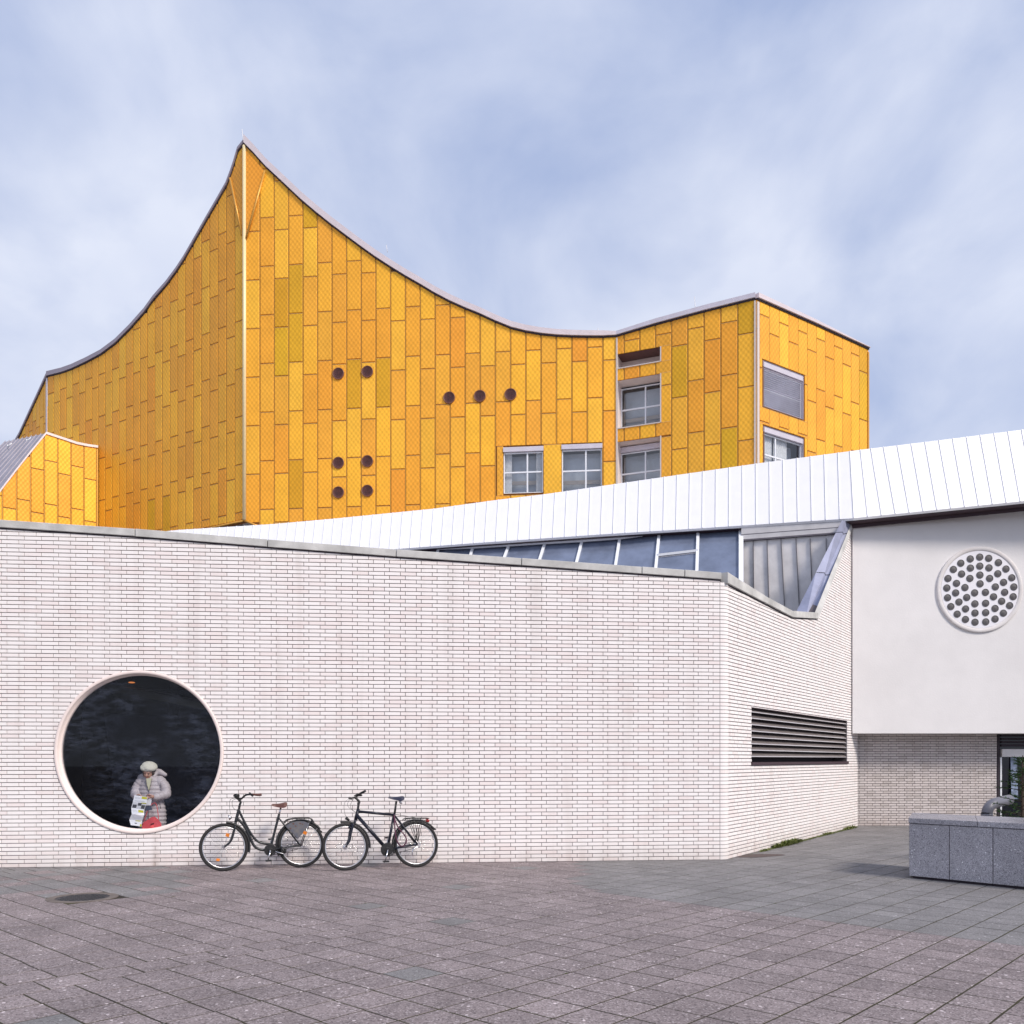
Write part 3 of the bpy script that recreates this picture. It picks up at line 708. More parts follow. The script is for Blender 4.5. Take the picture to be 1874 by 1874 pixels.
mb.face(bpz); into(mb.build("interior_screen", mat("dim_screen", (0.05, 0.058, 0.09), 0.9, var=0.5, vscale=1.2), bb), bb)
# round window: proud ring, inner reveal, pane
mb = MB(); K = 96
prof = [(WR + 0.002, -0.012), (WR + 0.002, 0.012), (WR - 0.005, 0.018), (WR - 0.042, 0.018), (WR - 0.047, 0.012), (WR - 0.049, -0.075), (WR - 0.068, -0.078), (WR - 0.07, -0.14)]
V = []
for k in range(K):
    an = 2 * pi * k / K
    for r, o_ in prof: V.append(PL_FRONT.pt(wc[0] + r * cos(an), wc[1] + r * sin(an), o_))
n_ = len(prof); mb.mesh(V, [(k * n_ + i, k * n_ + i + 1, ((k + 1) % K) * n_ + i + 1, ((k + 1) % K) * n_ + i) for k in range(K) for i in range(n_ - 1)], 0, True)
rw = into(mb.build("round_window", M_PINKRING, bb), bb)
mb = MB(); rg = WR - 0.06
poly = [(wc[0] + rg * cos(2 * pi * k / K), wc[1] + rg * sin(2 * pi * k / K)) for k in range(K)]
mb.face([PL_FRONT.pt(u, z, -0.10) for u, z in poly], 0, poly)
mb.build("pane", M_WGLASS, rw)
# louvre
mb = MB(); prism(mb, PL_SIDE, [(LV[0] - 0.03, LV[2] - 0.03), (LV[1] + 0.03, LV[2] - 0.03), (LV[1] + 0.03, LV[2] + 0.02), (LV[0] - 0.03, LV[2] + 0.02)], 0.03, -0.2)
prism(mb, PL_SIDE, [(LV[0], LV[3] - 0.012), (LV[1], LV[3] - 0.012), (LV[1], LV[3]), (LV[0], LV[3])], 0.004, -0.2)
lo = into(mb.build("louvre_grille", M_PURPLE, bb), bb)
ns = 8; hh = (LV[3] - LV[2] - 0.09) / ns
for i in range(ns):
    zt = LV[3] - 0.005 - i * hh; zb = zt - hh * 0.62
    mb = MB(); sgn = ru(-0.006, 0.006)
    mb.hexa([PL_SIDE.pt(LV[0], zt, -0.11), PL_SIDE.pt(LV[1], zt, -0.11), PL_SIDE.pt(LV[1], zb + sgn, -0.02), PL_SIDE.pt(LV[0], zb, -0.02),
             PL_SIDE.pt(LV[0], zt, -0.118), PL_SIDE.pt(LV[1], zt, -0.118), PL_SIDE.pt(LV[1], zb + sgn, -0.028), PL_SIDE.pt(LV[0], zb, -0.028)])
    mb.hexa([PL_SIDE.pt(LV[0], zb + 0.003, -0.021), PL_SIDE.pt(LV[1], zb + sgn + 0.003, -0.021), PL_SIDE.pt(LV[1], zb + sgn - 0.012, -0.016), PL_SIDE.pt(LV[0], zb - 0.012, -0.016),
             PL_SIDE.pt(LV[0], zb + 0.003, -0.035), PL_SIDE.pt(LV[1], zb + sgn + 0.003, -0.035), PL_SIDE.pt(LV[1], zb + sgn - 0.012, -0.035), PL_SIDE.pt(LV[0], zb - 0.012, -0.035)], 1)
    mb.build("slat", [M_SLAT, M_LIP], lo)
# diagonal zinc flashing on the raking end of the side wall
flash_out = [(1495, 1131), (1562, 951)]; flash_in = [(1456, 1122), (1541, 952)]
so = [PL_SIDE.pt(*PL_SIDE.uz(x, y), 0.03) for x, y in flash_out]
si = [P3(x, y, 21.1 if k else 19.6) for k, (x, y) in enumerate(flash_in)]
def lerp(a, b, t): return a + (b - a) * t
cuts = [0, 0.42, 0.86, 1.0]
for k in range(3):
    mb = MB(); t0, t1 = cuts[k] + 0.004, cuts[k + 1] - 0.004
    o0, o1 = lerp(so[0], so[1], t0), lerp(so[0], so[1], t1); i0, i1 = lerp(si[0], si[1], t0), lerp(si[0], si[1], t1)
    e = Vector((0, 0, -0.05))
    prof = [(0.0, -0.06, 0), (0.0, 0.0, 0), (0.13, 0.02, 0), (0.15, -0.03, 1), (0.5, -0.05, 1), (0.53, 0.0, 1), (1.0, 0.0, 1)]
    for (s0_, h0, m0), (s1_, h1, m1) in zip(prof, prof[1:]):
        mb.face([lerp(o0, i0, s0_) + Vector((0, 0, h0)), lerp(o0, i0, s1_) + Vector((0, 0, h1)), lerp(o1, i1, s1_) + Vector((0, 0, h1)), lerp(o1, i1, s0_) + Vector((0, 0, h0))], m1)
    into(mb.build("flashing", [M_ZINC, M_ZINC2], bb), bb)
a = PL_SIDE.pt(*PL_SIDE.uz(1494, 1133), 0.045); b = PL_SIDE.pt(*PL_SIDE.uz(1562, 953), 0.045)
mb = MB(); w = Vector((-0.16, 0.05, 0.0)); mb.hexa([a, b, b + Vector((-0.03, 0, 0.11)), a + Vector((-0.09, 0, 0.11)), a + Vector((0, 0.08, 0)), b + Vector((0, 0.08, 0)), b + Vector((0, 0.08, .09)), a + Vector((0, 0.08, .09))])
into(mb.build("edge_capping", M_CONC, bb), bb)

# ================================================================== ENTRANCE BLOCK
eb = empty("entrance_block", (10.5, 22.0, 0), "white rendered block overhanging a recessed brick wall and glass door", "building")
def pxpoly(pl, pts): return [pl.uz(x, y) for x, y in pts]
mb = MB(); P = pxpoly(PL_BLOCK, [(1560.5, 1342), (2250, 1342), (2250, 901), (1874, 932), (1560.5, 957.5)])
prism(mb, PL_BLOCK, P, 0.0, -6.5, 0, 0.0, True)
into(mb.build("rendered_wall", M_RENDER, eb), eb)
mb = MB(); P = pxpoly(PL_BLOCK, [(1560.5, 957), (2250, 901), (2250, 880), (1560.5, 946)])
prism(mb, PL_BLOCK, P, -0.03, -1.0)
P = pxpoly(PL_BLOCK, [(1560.5, 956.6), (2250, 900.6), (2250, 898), (1560.5, 954.2)]); prism(mb, PL_BLOCK, P, 0.03, -0.03, 1)
into(mb.build("fascia", [M_PURPLE, M_PALE], eb), eb)
mb = MB(); 
uB0 = PL_BACK.uz(1566, 1500)[0]; uB1 = PL_BACK.uz(1824.5, 1500)[0]; zB = 2.6
prism(mb, PL_BACK, [(uB0, -0.1), (uB1, -0.1), (uB1, zB), (uB0, zB)], -0.012, -0.3)
into(mb.build("back_wall", M_MORTAR, eb), eb)
lay_bricks(PL_BACK, uB0, uB1, 0.2, BH, [(uB0, 9), (uB1, 9)], 2.5, polyw=None, j=0.0125)
back_bricks = BRICKS; BRICKS = []
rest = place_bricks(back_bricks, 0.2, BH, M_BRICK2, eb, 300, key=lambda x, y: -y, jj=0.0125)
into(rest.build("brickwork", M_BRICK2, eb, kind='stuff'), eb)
# glass door beside the wall
PL_D = PL_BACK
def rect(pl, x0, x1, y0, y1): 
    a = pl.uz(x0, y0); b = pl.uz(x1, y1); return [(a[0], b[1]), (b[0], b[1]), (b[0], a[1]), (a[0], a[1])]
mb = MB()
prism(mb, PL_D, rect(PL_D, 1825, 1829, 1344, 1520), 0.02, -0.15, 1); prism(mb, PL_D, rect(PL_D, 1829.2, 1832, 1386, 1520), 0.04, -0.1)
prism(mb, PL_D, rect(PL_D, 1832, 1990, 1371, 1385), 0.06, -0.1, 2); 
for i in range(4): prism(mb, PL_D, rect(PL_D, 1832, 1990, 1344 + i * 6, 1348 + i * 6), 0.03, -0.05, 1)
prism(mb, PL_D, rect(PL_D, 1925, 1930, 1386, 1520), 0.04, -0.1)
door = into(mb.build("glass_door", [M_WFRAME, M_UNDER, M_ZINC], eb), eb)
mb = MB(); prism(mb, PL_D, rect(PL_D, 1825, 1990, 1336, 1520), -0.05, -0.06)
mb.build("pane", M_BLUEPANE if False else mat("door_pane", (0.01, 0.011, 0.018), 0.08), door)
mb = MB()
q = rect(PL_D, 1850, 1862, 1385, 1462)
mb.face([PL_D.pt(q[0][0], q[0][1], 0.03), PL_D.pt(q[1][0], q[1][1], 0.03), PL_D.pt(q[2][0], q[2][1], -0.02), PL_D.pt(q[3][0], q[3][1], -0.02)])
mb.build("door_reflection_strip", mat("painted_sky_reflection", (0.22, 0.27, 0.38), 0.3, 0.0, var=0.5, vscale=7), door)  # bluish strip painted to stand for sky mirrored in the door glass

# round light panel of 41 lenses, mounted on the rendered block
lc = PL_BLOCK.uz(1700 + 955 / 10.41, 990 + 930 / 10.41)
wl = empty("wall_light", tuple(PL_BLOCK.pt(lc[0], lc[1] - 1.03, 0.0)), "round white wall light studded with dark lenses on the rendered block", "wall light")
sB = F / 21.6
def disc_on(pl, c, r, o1, o0, mi=0, mb=None, seg=64, ch=0.0):
    mb = mb or MB(); prism(mb, pl, [(c[0] + r * cos(2 * pi * k / seg), c[1] + r * sin(2 * pi * k / seg)) for k in range(seg)], o1, o0, mi, ch); return mb
mb = MB(); prof = [(1.05, 0.0), (1.045, 0.04), (1.03, 0.05), (0.96, 0.05), (0.945, 0.03)]
Vv = []
for k in range(72):
    an = 2 * pi * k / 72
    for r, o_ in prof: Vv.append(PL_BLOCK.pt(lc[0] + r * cos(an), lc[1] + r * sin(an), o_))
mb.mesh(Vv, [(k * 5 + i, k * 5 + i + 1, ((k + 1) % 72) * 5 + i + 1, ((k + 1) % 72) * 5 + i) for k in range(72) for i in range(4)], 0, True)
into(mb.build("ring", mat("stained_ring", (0.66, 0.62, 0.61), 0.8, col2=(0.74, 0.72, 0.72), vscale=3), wl), wl)
into(disc_on(PL_BLOCK, lc, 0.943, 0.036, 0.0).build("face_panel", mat("white_enamel", (0.80, 0.79, 0.84), 0.5), wl), wl)
lens_px = [(952,314),(1122,337),(772,349),(1307,419),(592,430),(450,549),(1451,541),(953,485),(1128,519),(775,523),(607,635),(1296,630),(955,655),(765,719),(1140,719),(348,721),(1562,707),(510,814),(1405,794),(958,822),(671,893),(1249,880),(326,901),(1600,881),(855,994),(1061,985),(494,995),(1426,984),(340,1086),(705,1082),(1214,1069),(1588,1067),(557,1168),(1369,1154),(860,1202),(1064,1192),(402,1255),(1521,1236),(682,1300),(1243,1291),(523,1398),(1402,1380),(862,1377),(1065,1370),(680,1500),(1243,1491),(862,1552),(1066,1545)]
lm = bpy.data.meshes.new("lens"); Vv = []; rr_ = 0.088
for z, r in ((0.0, rr_), (0.010, rr_), (0.010, rr_ * 0.9), (0.003, rr_ * 0.86), (0.008, rr_ * 0.45), (0.011, 0.012)):
    for k in range(16): Vv.append((r * cos(2 * pi * k / 16), -z, r * sin(2 * pi * k / 16)))
lm.from_pydata(Vv, [], [(i * 16 + k, i * 16 + (k + 1) % 16, (i + 1) * 16 + (k + 1) % 16, (i + 1) * 16 + k) for i in range(5) for k in range(16)] + [tuple(range(80, 96))])
lm.materials.append(mat("smoked_lens", (0.085, 0.08, 0.085), 0.45, 0.0, var=0.3, vscale=20)); lm.update()
for x, y in lens_px:
    u, z = PL_BLOCK.uz(1700 + x / 10.41, 990 + y / 10.41)
    o = bpy.data.objects.new("lens", lm); link(o, wl); o.location = PL_BLOCK.pt(u, z, 0.0365) - Vector(wl.location)

# ================================================================== FOYER BUILDING (white seamed roof, glazing, zinc)
fb = empty("foyer_building", (2, 24, 0), "foyer with a long white standing seam roof band rising to the right over slanted glazing", "building")
eave = [(150, 1052), (322, 1040), (722, 1005), (860, 994.5), (1100, 978), (1300, 965.6), (1562, 948.3), (1874, 917), (2250, 879)]
top = [(150, 991), (322, 970), (500, 959), (607, 949.5), (713, 939), (793, 931), (908, 915), (1000, 904), (1200, 875), (1387, 848), (1587, 821.5), (1700, 808), (1874, 786), (2250, 735)]
def roofZ(x): return 21.2 * 5462 / (x + 3900) if x < 1562 else 21.2 - (x - 1562) * 0.0011
def ey(x): return interp(eave, x)
def ty(x): return interp(top, x)
seams = []
x = 165.0
while x < 2230:
    w = 15.5 + (x - 400) * 0.0099 if x < 1555 else 25.4
    w = min(w, 25.6)
    H = ey(x) - ty(x)
    lean = 0.08 * (1350 - x) / 547 * H if x < 1562 else -(0.055 + min(1, (x - 1562) / 60) * 0.12) * H
    seams.append((x, x + lean)); x += w
def rpt(xb, xt, t, lift=0.0):
    a = P3(xb, ey(xb), roofZ(xb)); b = P3(xt, ty(xt), roofZ(xt) + 0.55); p = lerp(a, b, t)
    return p + Vector((0, -0.9, 0.35)) * lift
for (a, at_), (b, bt_) in zip(seams, seams[1:]):
    mb = MB(); 
    A0, A1, B1, B0 = rpt(a, at_, 0), rpt(a, at_, 1), rpt(b, bt_, 1), rpt(b, bt_, 0)
    dn = Vector((0, 0.03, -0.05))
    mb.face([A0, B0, B1, A1]); mb.face([A0, B0, B0 + dn, A0 + dn])
    back = Vector((0, 9.0, -0.5)); mb.face([A1, B1, B1 + back, A1 + back])
    into(mb.build("roof_panel", M_WHITEROOF, fb), fb)
    mb = MB(); w = 0.007
    for s_ in (1,):
        q0, q1 = rpt(a, at_, 0), rpt(a, at_, 1); sx = Vector((w, 0, 0)); up = Vector((0, -0.016, 0.006))
        mb.hexa([q0 - sx + up, q0 + sx + up, q1 + sx + up, q1 - sx + up, q0 - sx, q0 + sx, q1 + sx, q1 - sx])
        mb.hexa([q1 - sx + up, q1 + sx + up, q1 + sx + back + Vector((0, 0, .03)), q1 - sx + back + Vector((0, 0, .03)), q1 - sx, q1 + sx, q1 + sx + back, q1 - sx + back])
    into(mb.build("standing_seam", M_SEAMW, fb), fb)
mb = MB()                                           # dark soffit behind the eave edge
for (x0, _), (x1, _) in zip(seams, seams[1:]):
    a = P3(x0, ey(x0), roofZ(x0)) + Vector((0, 0.04, -0.06)); b = P3(x1, ey(x1), roofZ(x1)) + Vector((0, 0.04, -0.06)); s_ = Vector((0, 0.6, -0.02))
    mb.face([a, b, b + s_, a + s_]); s2 = Vector((0, 0, -0.10)); mb.face([a + Vector((0, 0.32, 0)), b + Vector((0, 0.32, 0)), b + Vector((0, 0.32, 0)) + s2, a + Vector((0, 0.32, 0)) + s2])
into(mb.build("soffit", M_PURPLE, fb), fb)
# glazing
mull = [((735, 1004), (733, 1009)), ((803, 1003.5), (802, 1009)), ((867, 1001), (863, 1014.6)), ((933.7, 997), (925, 1019)), ((999.4, 992.9), (988.8, 1023.9)), ((1066.6, 989), (1056, 1029)), ((1134.8, 983.9), (1126.8, 1034.5)), ((1206.6, 974.3), (1200, 1040)), ((1277.3, 968.8), (1274.8, 1045.7)), ((1355.5, 965.4), (1355.5, 1070.8))]
ML = []
for (xt, yt), (xb, yb) in mull:
    Zt = roofZ(xt) + 0.36; k = (yb - yt); ext = (yb - yt + 45) / max(yb - yt, 5)
    xb2 = xt + (xb - xt) * ext; yb2 = yt + (yb - yt) * ext
    Zb = Zt - 1.0 * (yb2 - yt) / 75
    tp = P3(xt, yt - 3, Zt + 0.03); bt = P3(xb2, yb2, Zb)
    ML.append((tp, bt))
def bar(mb, a, b, w, d, mi=0, nrm=Vector((0, -1, 0.0))):
    ax = (b - a).normalized(); sx = ax.cross(nrm).normalized() * w / 2; n_ = nrm.normalized() * d
    mb.hexa([a - sx + n_, a + sx + n_, b + sx + n_, b - sx + n_, a - sx, a + sx, b + sx, b - sx], mi)
for i, ((a0, b0), (a1, b1)) in enumerate(zip(ML, ML[1:])):
    mb = MB(); nrm = Vector((0, -0.7, 0.7))
    bar(mb, a0, b0, 0.075, 0.06, 0, nrm)
    if i == len(ML) - 2: bar(mb, a1, b1, 0.11, 0.06, 0, nrm)
    bar(mb, a0 + Vector((0, -0.17, -0.10)), a1 + Vector((0, -0.17, -0.10)), 0.07, 0.06, 0, Vector((0, -1, 0)))
    if i == 7:
        m0, m1 = lerp(a0, b0, 0.42), lerp(a1, b1, 0.36)
        bar(mb, m0, m1, 0.06, 0.09, 0); bar(mb, m0 - Vector((0, 0, 0.1)), m1 - Vector((0, 0, 0.1)), 0.12, 0.05, 1)
        bar(mb, lerp(a0, b0, 0.06), lerp(a1, b1, 0.05), 0.05, 0.07, 0)
    wf = into(mb.build("window", [M_WFRAME, M_ZINC], fb), fb)
    mb = MB(); mb.face([b0, b1, a1, a0]); mb.build("pane", M_BLUEPANE, wf)
    bk = Vector((0, 0.35, 0.0))
# zinc cladding right of the glazing
PZ = Plane(1357, 22.12, 1545, 21.36)
seamx = [(1360, 1360), (1378.8, 1381.5), (1404, 1411), (1429.5, 1441), (1457, 1467), (1483, 1490), (1512, 1515), (1541, 1541)]
for (t0, b0), (t1, b1) in zip(seamx, seamx[1:]):
    mb = MB(); q = [PZ.uz(b0 + 0.2, 1200), PZ.uz(b1 - 0.2, 1200), PZ.uz(t1 - 0.2, 986 - (t1 - 1378) * 0.09), PZ.uz(t0 + 0.2, 986 - (t0 - 1378) * 0.09)]
    prism(mb, PZ, q, 0.0, -0.05); 
    q = [PZ.uz(b1 - 0.8, 1200), PZ.uz(b1 + 0.3, 1200), PZ.uz(t1 + 0.3, 986), PZ.uz(t1 - 0.8, 986)]; prism(mb, PZ, q, 0.05, -0.02, 1)
    into(mb.build("zinc_panel", [M_ZINC, mat("zinc_edge", (0.12, 0.11, 0.13), 0.6)], fb), fb)
mb = MB(); q = pxpoly(PZ, [(1357, 989), (1543, 975), (1543, 947), (1357, 960)]); prism(mb, PZ, q, 0.06, -0.05)
q = pxpoly(PZ, [(1357, 991.5), (1543, 977.5), (1543, 974.5), (1357, 988.5)]); prism(mb, PZ, q, 0.075, -0.05, 1)
q = pxpoly(PZ, [(1357, 980), (1543, 966), (1543, 965), (1357, 979)]); prism(mb, PZ, q, 0.065, -0.05, 1)
into(mb.build("zinc_flashing", [mat("zinc_band", (0.64, 0.62, 0.62), 0.5, 0.2, var=0.1), mat("zinc_edge", (0.12, 0.11, 0.13), 0.6)], fb), fb)
mb = MB()                                           # body below / behind
mb.hexa([Vector((-14, 26.5, 0)), Vector((8.1, 22.6, 0)), Vector((8.1, 22.6, 6.8)), Vector((-14, 26.5, 6.2)), Vector((-14, 33, 0)), Vector((8.1, 31, 0)), Vector((8.1, 31, 6.8)), Vector((-14, 33, 6.2))])
into(mb.build("body", M_ZINC, fb), fb)

# ================================================================== CONCERT HALL
ch = empty("concert_hall", (PL_HR.pt(6, 0).x, PL_HR.pt(6, 0).y, 0), "tall concert hall clad in golden yellow panels with a sweeping pointed roofline", "building")
def cp(pts, ox, oy, s): return [(ox + x / s, oy + y / s) for x, y in pts]
S = 3.748
lineL = cp([(325, 1722), (430, 1697), (500, 1672), (600, 1625), (700, 1572), (800, 1497), (900, 1397), (1000, 1284), (1060, 1200), (1150, 1097), (1220, 1002), (1270, 925), (1330, 820), (1430, 645), (1500, 525), (1560, 420), (1592, 335), (1612, 275), (1640, 180), (1660, 118)], 0, 230, S)
lineL[0] = (88, lineL[0][1]); lineL[-1] = (448, 265)
line3 = [(-40, 930), (38, 798), (88, 689.4)]
lineR = cp([(165, 122), (240, 192), (330, 292), (400, 357), (480, 432), (570, 517), (670, 602), (770, 682), (870, 757), (970, 832), (1075, 907), (1175, 972), (1280, 1037), (1380, 1094), (1480, 1154), (1580, 1207), (1690, 1257), (1790, 1297)], 400, 230, S) + cp([(210, 147), (320, 192), (420, 217), (530, 235), (630, 245), (740, 250), (850, 252), (950, 252), (1042, 247)], 850, 550, S)
lineR[0] = (448, 265); lineR[-1] = (1128, 616)
line4 = [(1128, 616), (1200, 594.5), (1290, 570.5), (1383, 547.5)]
line5 = [(1383, 547.5), (1486, 592.5), (1588, 639)]
uzL = lambda pl, pts: [pl.uz(x, y) for x, y in pts]
BOT = 12.52
polyR = uzL(PL_HR, lineR) + [PL_HR.uz(1128, 1010), PL_HR.uz(478, 1010), PL_HR.uz(477, 964), PL_HR.uz(448, 952)]
polyL = uzL(PL_HL, lineL) + [(PL_HL.uz(448, 952)[0], BOT), (PL_HL.uz(88, 952)[0], BOT)]
poly3 = uzL(PL_H3, line3) + [(PL_H3.uz(88, 900)[0], BOT), (PL_H3.uz(-40, 900)[0], BOT)]
poly4 = uzL(PL_H4, line4) + [(PL_H4.uz(1383, 900)[0], 11), (PL_H4.uz(1128, 900)[0], 11)]
poly5 = uzL(PL_H5, line5) + [(PL_H5.uz(1588, 900)[0], 11), (PL_H5.uz(1383, 900)[0], 11)]

olive_px = [(515, 560), (540, 520), (515, 645), (648, 700), (701, 700), (541, 880), (1244, 680), (1365, 610), (1573, 640), (565, 400), (1573, 745), (541, 600), (1335, 840), (305, 940), (276, 930)]
PANELS = []; RAILS = []
def facade(pl, poly, xref, w, h, zA, zB_, holes=(), joints=None, gap=0.062, rows=(0, 40)):
    """staggered panels: column i starts at u(xref)+i*w; even columns have joints at zA+k*h, odd at zB_+k*h"""
    us = [p[0] for p in poly]; umin, umax = min(us), max(us); zs = [p[1] for p in poly]; zmin, zmax = min(zs), max(zs)
    u0 = pl.uz(xref, 800)[0]
    i0 = int(floor((umin - u0) / w)) - 1; i1 = int((umax - u0) / w) + 1
    for i in range(i0, i1 + 1):
        a = u0 + i * w; b = a + w
        if b < umin + 0.02 or a > umax - 0.02: continue
        zr = zA if i % 2 == 0 else zB_
        if joints and i in joints: js = joints[i]
        else:
            k = int((zmin - zr) / h) - 2; js = []
            while zr + k * h < zmax + h: js.append(zr + k * h); k += 1
        for z0, z1 in zip(js, js[1:]):
            rs = [(a + gap / 2, b - gap / 2, z0 + 0.022, z1 - 0.026)]
            for hl in holes: rs = [x for r_ in rs for x in sub_rect(r_, hl)]
            for r_ in rs:
                if r_[1] - r_[0] < 0.04 or r_[3] - r_[2] < 0.05: continue
                Pq = clip_rect(poly, r_)
                if area(Pq) < 0.02: continue
                PANELS.append((pl, Pq))
        # rail between columns
        rr = [(b - 0.014, b + 0.014, zmin, zmax)]
        for hl in holes: rr = [x for r_ in rr for x in sub_rect(r_, hl)]
        for r_ in rr:
            Pq = clip_rect(poly, r_)
            if area(Pq) > 0.004: RAILS.append((pl, Pq))
def uof(pl, x): return pl.uz(x, 800)[0]
def zof(pl, x, y): return pl.uz(x, y)[1]
PH = 2.17
# windows as rectangles in (u,z)
def wrect(pl, x0, x1, y0, y1):
    """x0/x1 pixel columns, y0 top and y1 bottom measured at x0"""
    return (uof(pl, x0), uof(pl, x1), zof(pl, x0, y1), zof(pl, x0, y0))
WR1 = wrect(PL_HR, 922, 994, 820, 904); WR2 = wrect(PL_HR, 1028.5, 1101.5, 815, 904)
W4 = [wrect(PL_H4, 1130, 1208.5, 650.5, 674.5), wrect(PL_H4, 1130, 1208.5, 698.5, 784), wrect(PL_H4, 1130, 1208.5, 810.5, 900)]
W5 = [wrect(PL_H5, 1396.5, 1469, 660.5, 744), wrect(PL_H5, 1397.5, 1469, 780, 860)]
wR = (uof(PL_HR, 878.9) - uof(PL_HR, 476)) / 15
zAR = zof(PL_HR, 464, 513.3); zBR = zof(PL_HR, 488, 488.0)
c6x, c8x = 620, 673
def jl(x, ys): return [zof(PL_HR, x, y) for y in ys][::-1]
joints = {5: jl(c6x, [400, 414, 502.5, 590.7, 667, 770.5, 873.5, 985]), 7: jl(c8x, [400, 500, 587, 663.5, 767.5, 870.5, 985])}
facade(PL_HR, polyR, 476, wR, 2.19, zBR, zAR, holes=[(WR1[0] - 0.32, WR2[1], WR1[2] - 0.1, WR2[3] + 0.06)], joints=joints)
# short panels between the ribbon windows of the wide face
def strip(pl, u0, u1, z0, z1, holes, w, poly, uoff=0.0):
    x = u0
    while x < u1 - 0.03:
        b = min(x + w, u1); rs = [(x + 0.015, b - 0.015, z0 + 0.015, z1 - 0.015)]
        for hl in holes: rs = [q for r_ in rs for q in sub_rect(r_, hl)]
        for r_ in rs:
            if r_[1] - r_[0] > 0.06 and r_[3] - r_[2] > 0.05:
                Pq = clip_rect(poly, r_)
                if area(Pq) > 0.01: PANELS.append((pl, Pq))
        x = b
zt_ = WR2[3] + 0.03
for a_, b_ in ((WR1[0] - 0.32, WR1[0]), (WR1[1], WR2[0] ),):
    PANELS.append((PL_HR, [(a_ + 0.02, WR1[2] - 0.08), (b_ - 0.02, WR1[2] - 0.08), (b_ - 0.02, zt_), (a_ + 0.02, zt_)]))
wL = (uof(PL_HL, 88.8) - uof(PL_HL, 446.9)) / 27
sL = abs(wL)
# u on the left face runs from the ridge towards the left
facade(PL_HL, polyL, 446.9, sL, PH, zof(PL_HL, 438.9, 500.8), zof(PL_HL, 421.6, 532.3))
w3 = abs(uof(PL_H3, 88) - uof(PL_H3, 60.5)) / 4
facade(PL_H3, poly3, 88, w3, PH, zof(PL_H3, 83.5, 775.5), zof(PL_H3, 76, 764.8))
w4 = (uof(PL_H4, 1381.4) - uof(PL_H4, 1229)) / 5
h4 = [(a - 0.06, b + 0.05, c - 0.04, d + 0.03) for a, b, c, d in W4]
facade(PL_H4, poly4, 1229, w4, PH, zof(PL_H4, 1244, 727.4), zof(PL_H4, 1274, 696.2), holes=h4, rows=(0, 9))
w5 = (uof(PL_H5, 1586) - uof(PL_H5, 1388.6)) / 12
h5 = [(a - 0.1, b + 0.1, c - 0.07, d + 0.05) for a, b, c, d in W5]
facade(PL_H5, poly5, 1388.6, w5, PH, zof(PL_H5, 1397, 578.7), zof(PL_H5, 1413, 613.4), holes=h5, gap=0.035)

# backing walls with recesses
def backing(pl, poly, holes, root, depth=0.5, name="facade_wall", mi=M_BACK):
    mb = MB(); hs = [[(a, c), (a, d), (b, d), (b, c)] for a, b, c, d in holes]
    holed(mb, pl, poly, hs, 0.0)
    for i in range(len(poly)):
        a = poly[i]; b = poly[(i + 1) % len(poly)]
        mb.face([pl.pt(*a, 0), pl.pt(*b, 0), pl.pt(*b, -depth), pl.pt(*a, -depth)])
    return into(mb.build(name, mi, root), root)
backing(PL_HR, polyR, [WR1, WR2], ch); backing(PL_HL, polyL, [], ch); backing(PL_H3, poly3, [], ch)
backing(PL_H4, poly4, W4, ch); backing(PL_H5, poly5, W5, ch)
def pick_mat(pl, P):
    px = [pl.px(*p) for p in P]
    for q in olive_px:
        if inside(px, q): return 4
    return random.choices([0, 1, 2, 3], [7, 5, 1.6, 1.4])[0]
def lip(mb, pl, P, mi):
    """folded pale top edge of a full-width panel"""
    zt_ = max(p[1] for p in P); tp = [p for p in P if abs(p[1] - zt_) < 1e-4]
    if len(tp) == 2:
        a, b = sorted(p[0] for p in tp)
        if b - a > 0.1: prism(mb, pl, [(a, zt_ - 0.004), (b, zt_ - 0.004), (b, zt_ + 0.010), (a, zt_ + 0.010)], 0.050, 0.0, mi)
def emit_panels(panels, root, limit=300):
    info = []
    for pl, P in panels:
        px = [pl.px(*p) for p in P]; vis = [min(max(x, 0), IMG) for x, y in px]
        a = area([(min(max(x, 0), IMG), y) for x, y in px]); info.append((-a, pl, P))
    info.sort(key=lambda t: t[0]); rest = MB()
    for k, (_, pl, P) in enumerate(info):
        mi = pick_mat(pl, P); full = len(P) == 4
        if k < limit:
            mb = MB(); prism(mb, pl, P, 0.045, 0.0, 0, 0.013 if full else 0.006); lip(mb, pl, P, 1)
            into(mb.build("cladding_panel", [M_PAN[mi], M_LIPP], root), root)
        else:
            rest.tint = 0.01 + 0.98 * R(); prism(rest, pl, P, 0.045, 0.0, mi, 0.013 if full else 0.006); lip(rest, pl, P, 5)
    if rest.v: into(rest.build("cladding_panels", M_PAN + [M_LIPP], root, kind='stuff'), root)
    return len(info)
print("hall panels", emit_panels(PANELS, ch))
mb = MB()
for pl, P in RAILS: prism(mb, pl, P, 0.03, 0.0)
into(mb.build("panel_rails", M_RAIL, ch, kind='stuff'), ch)

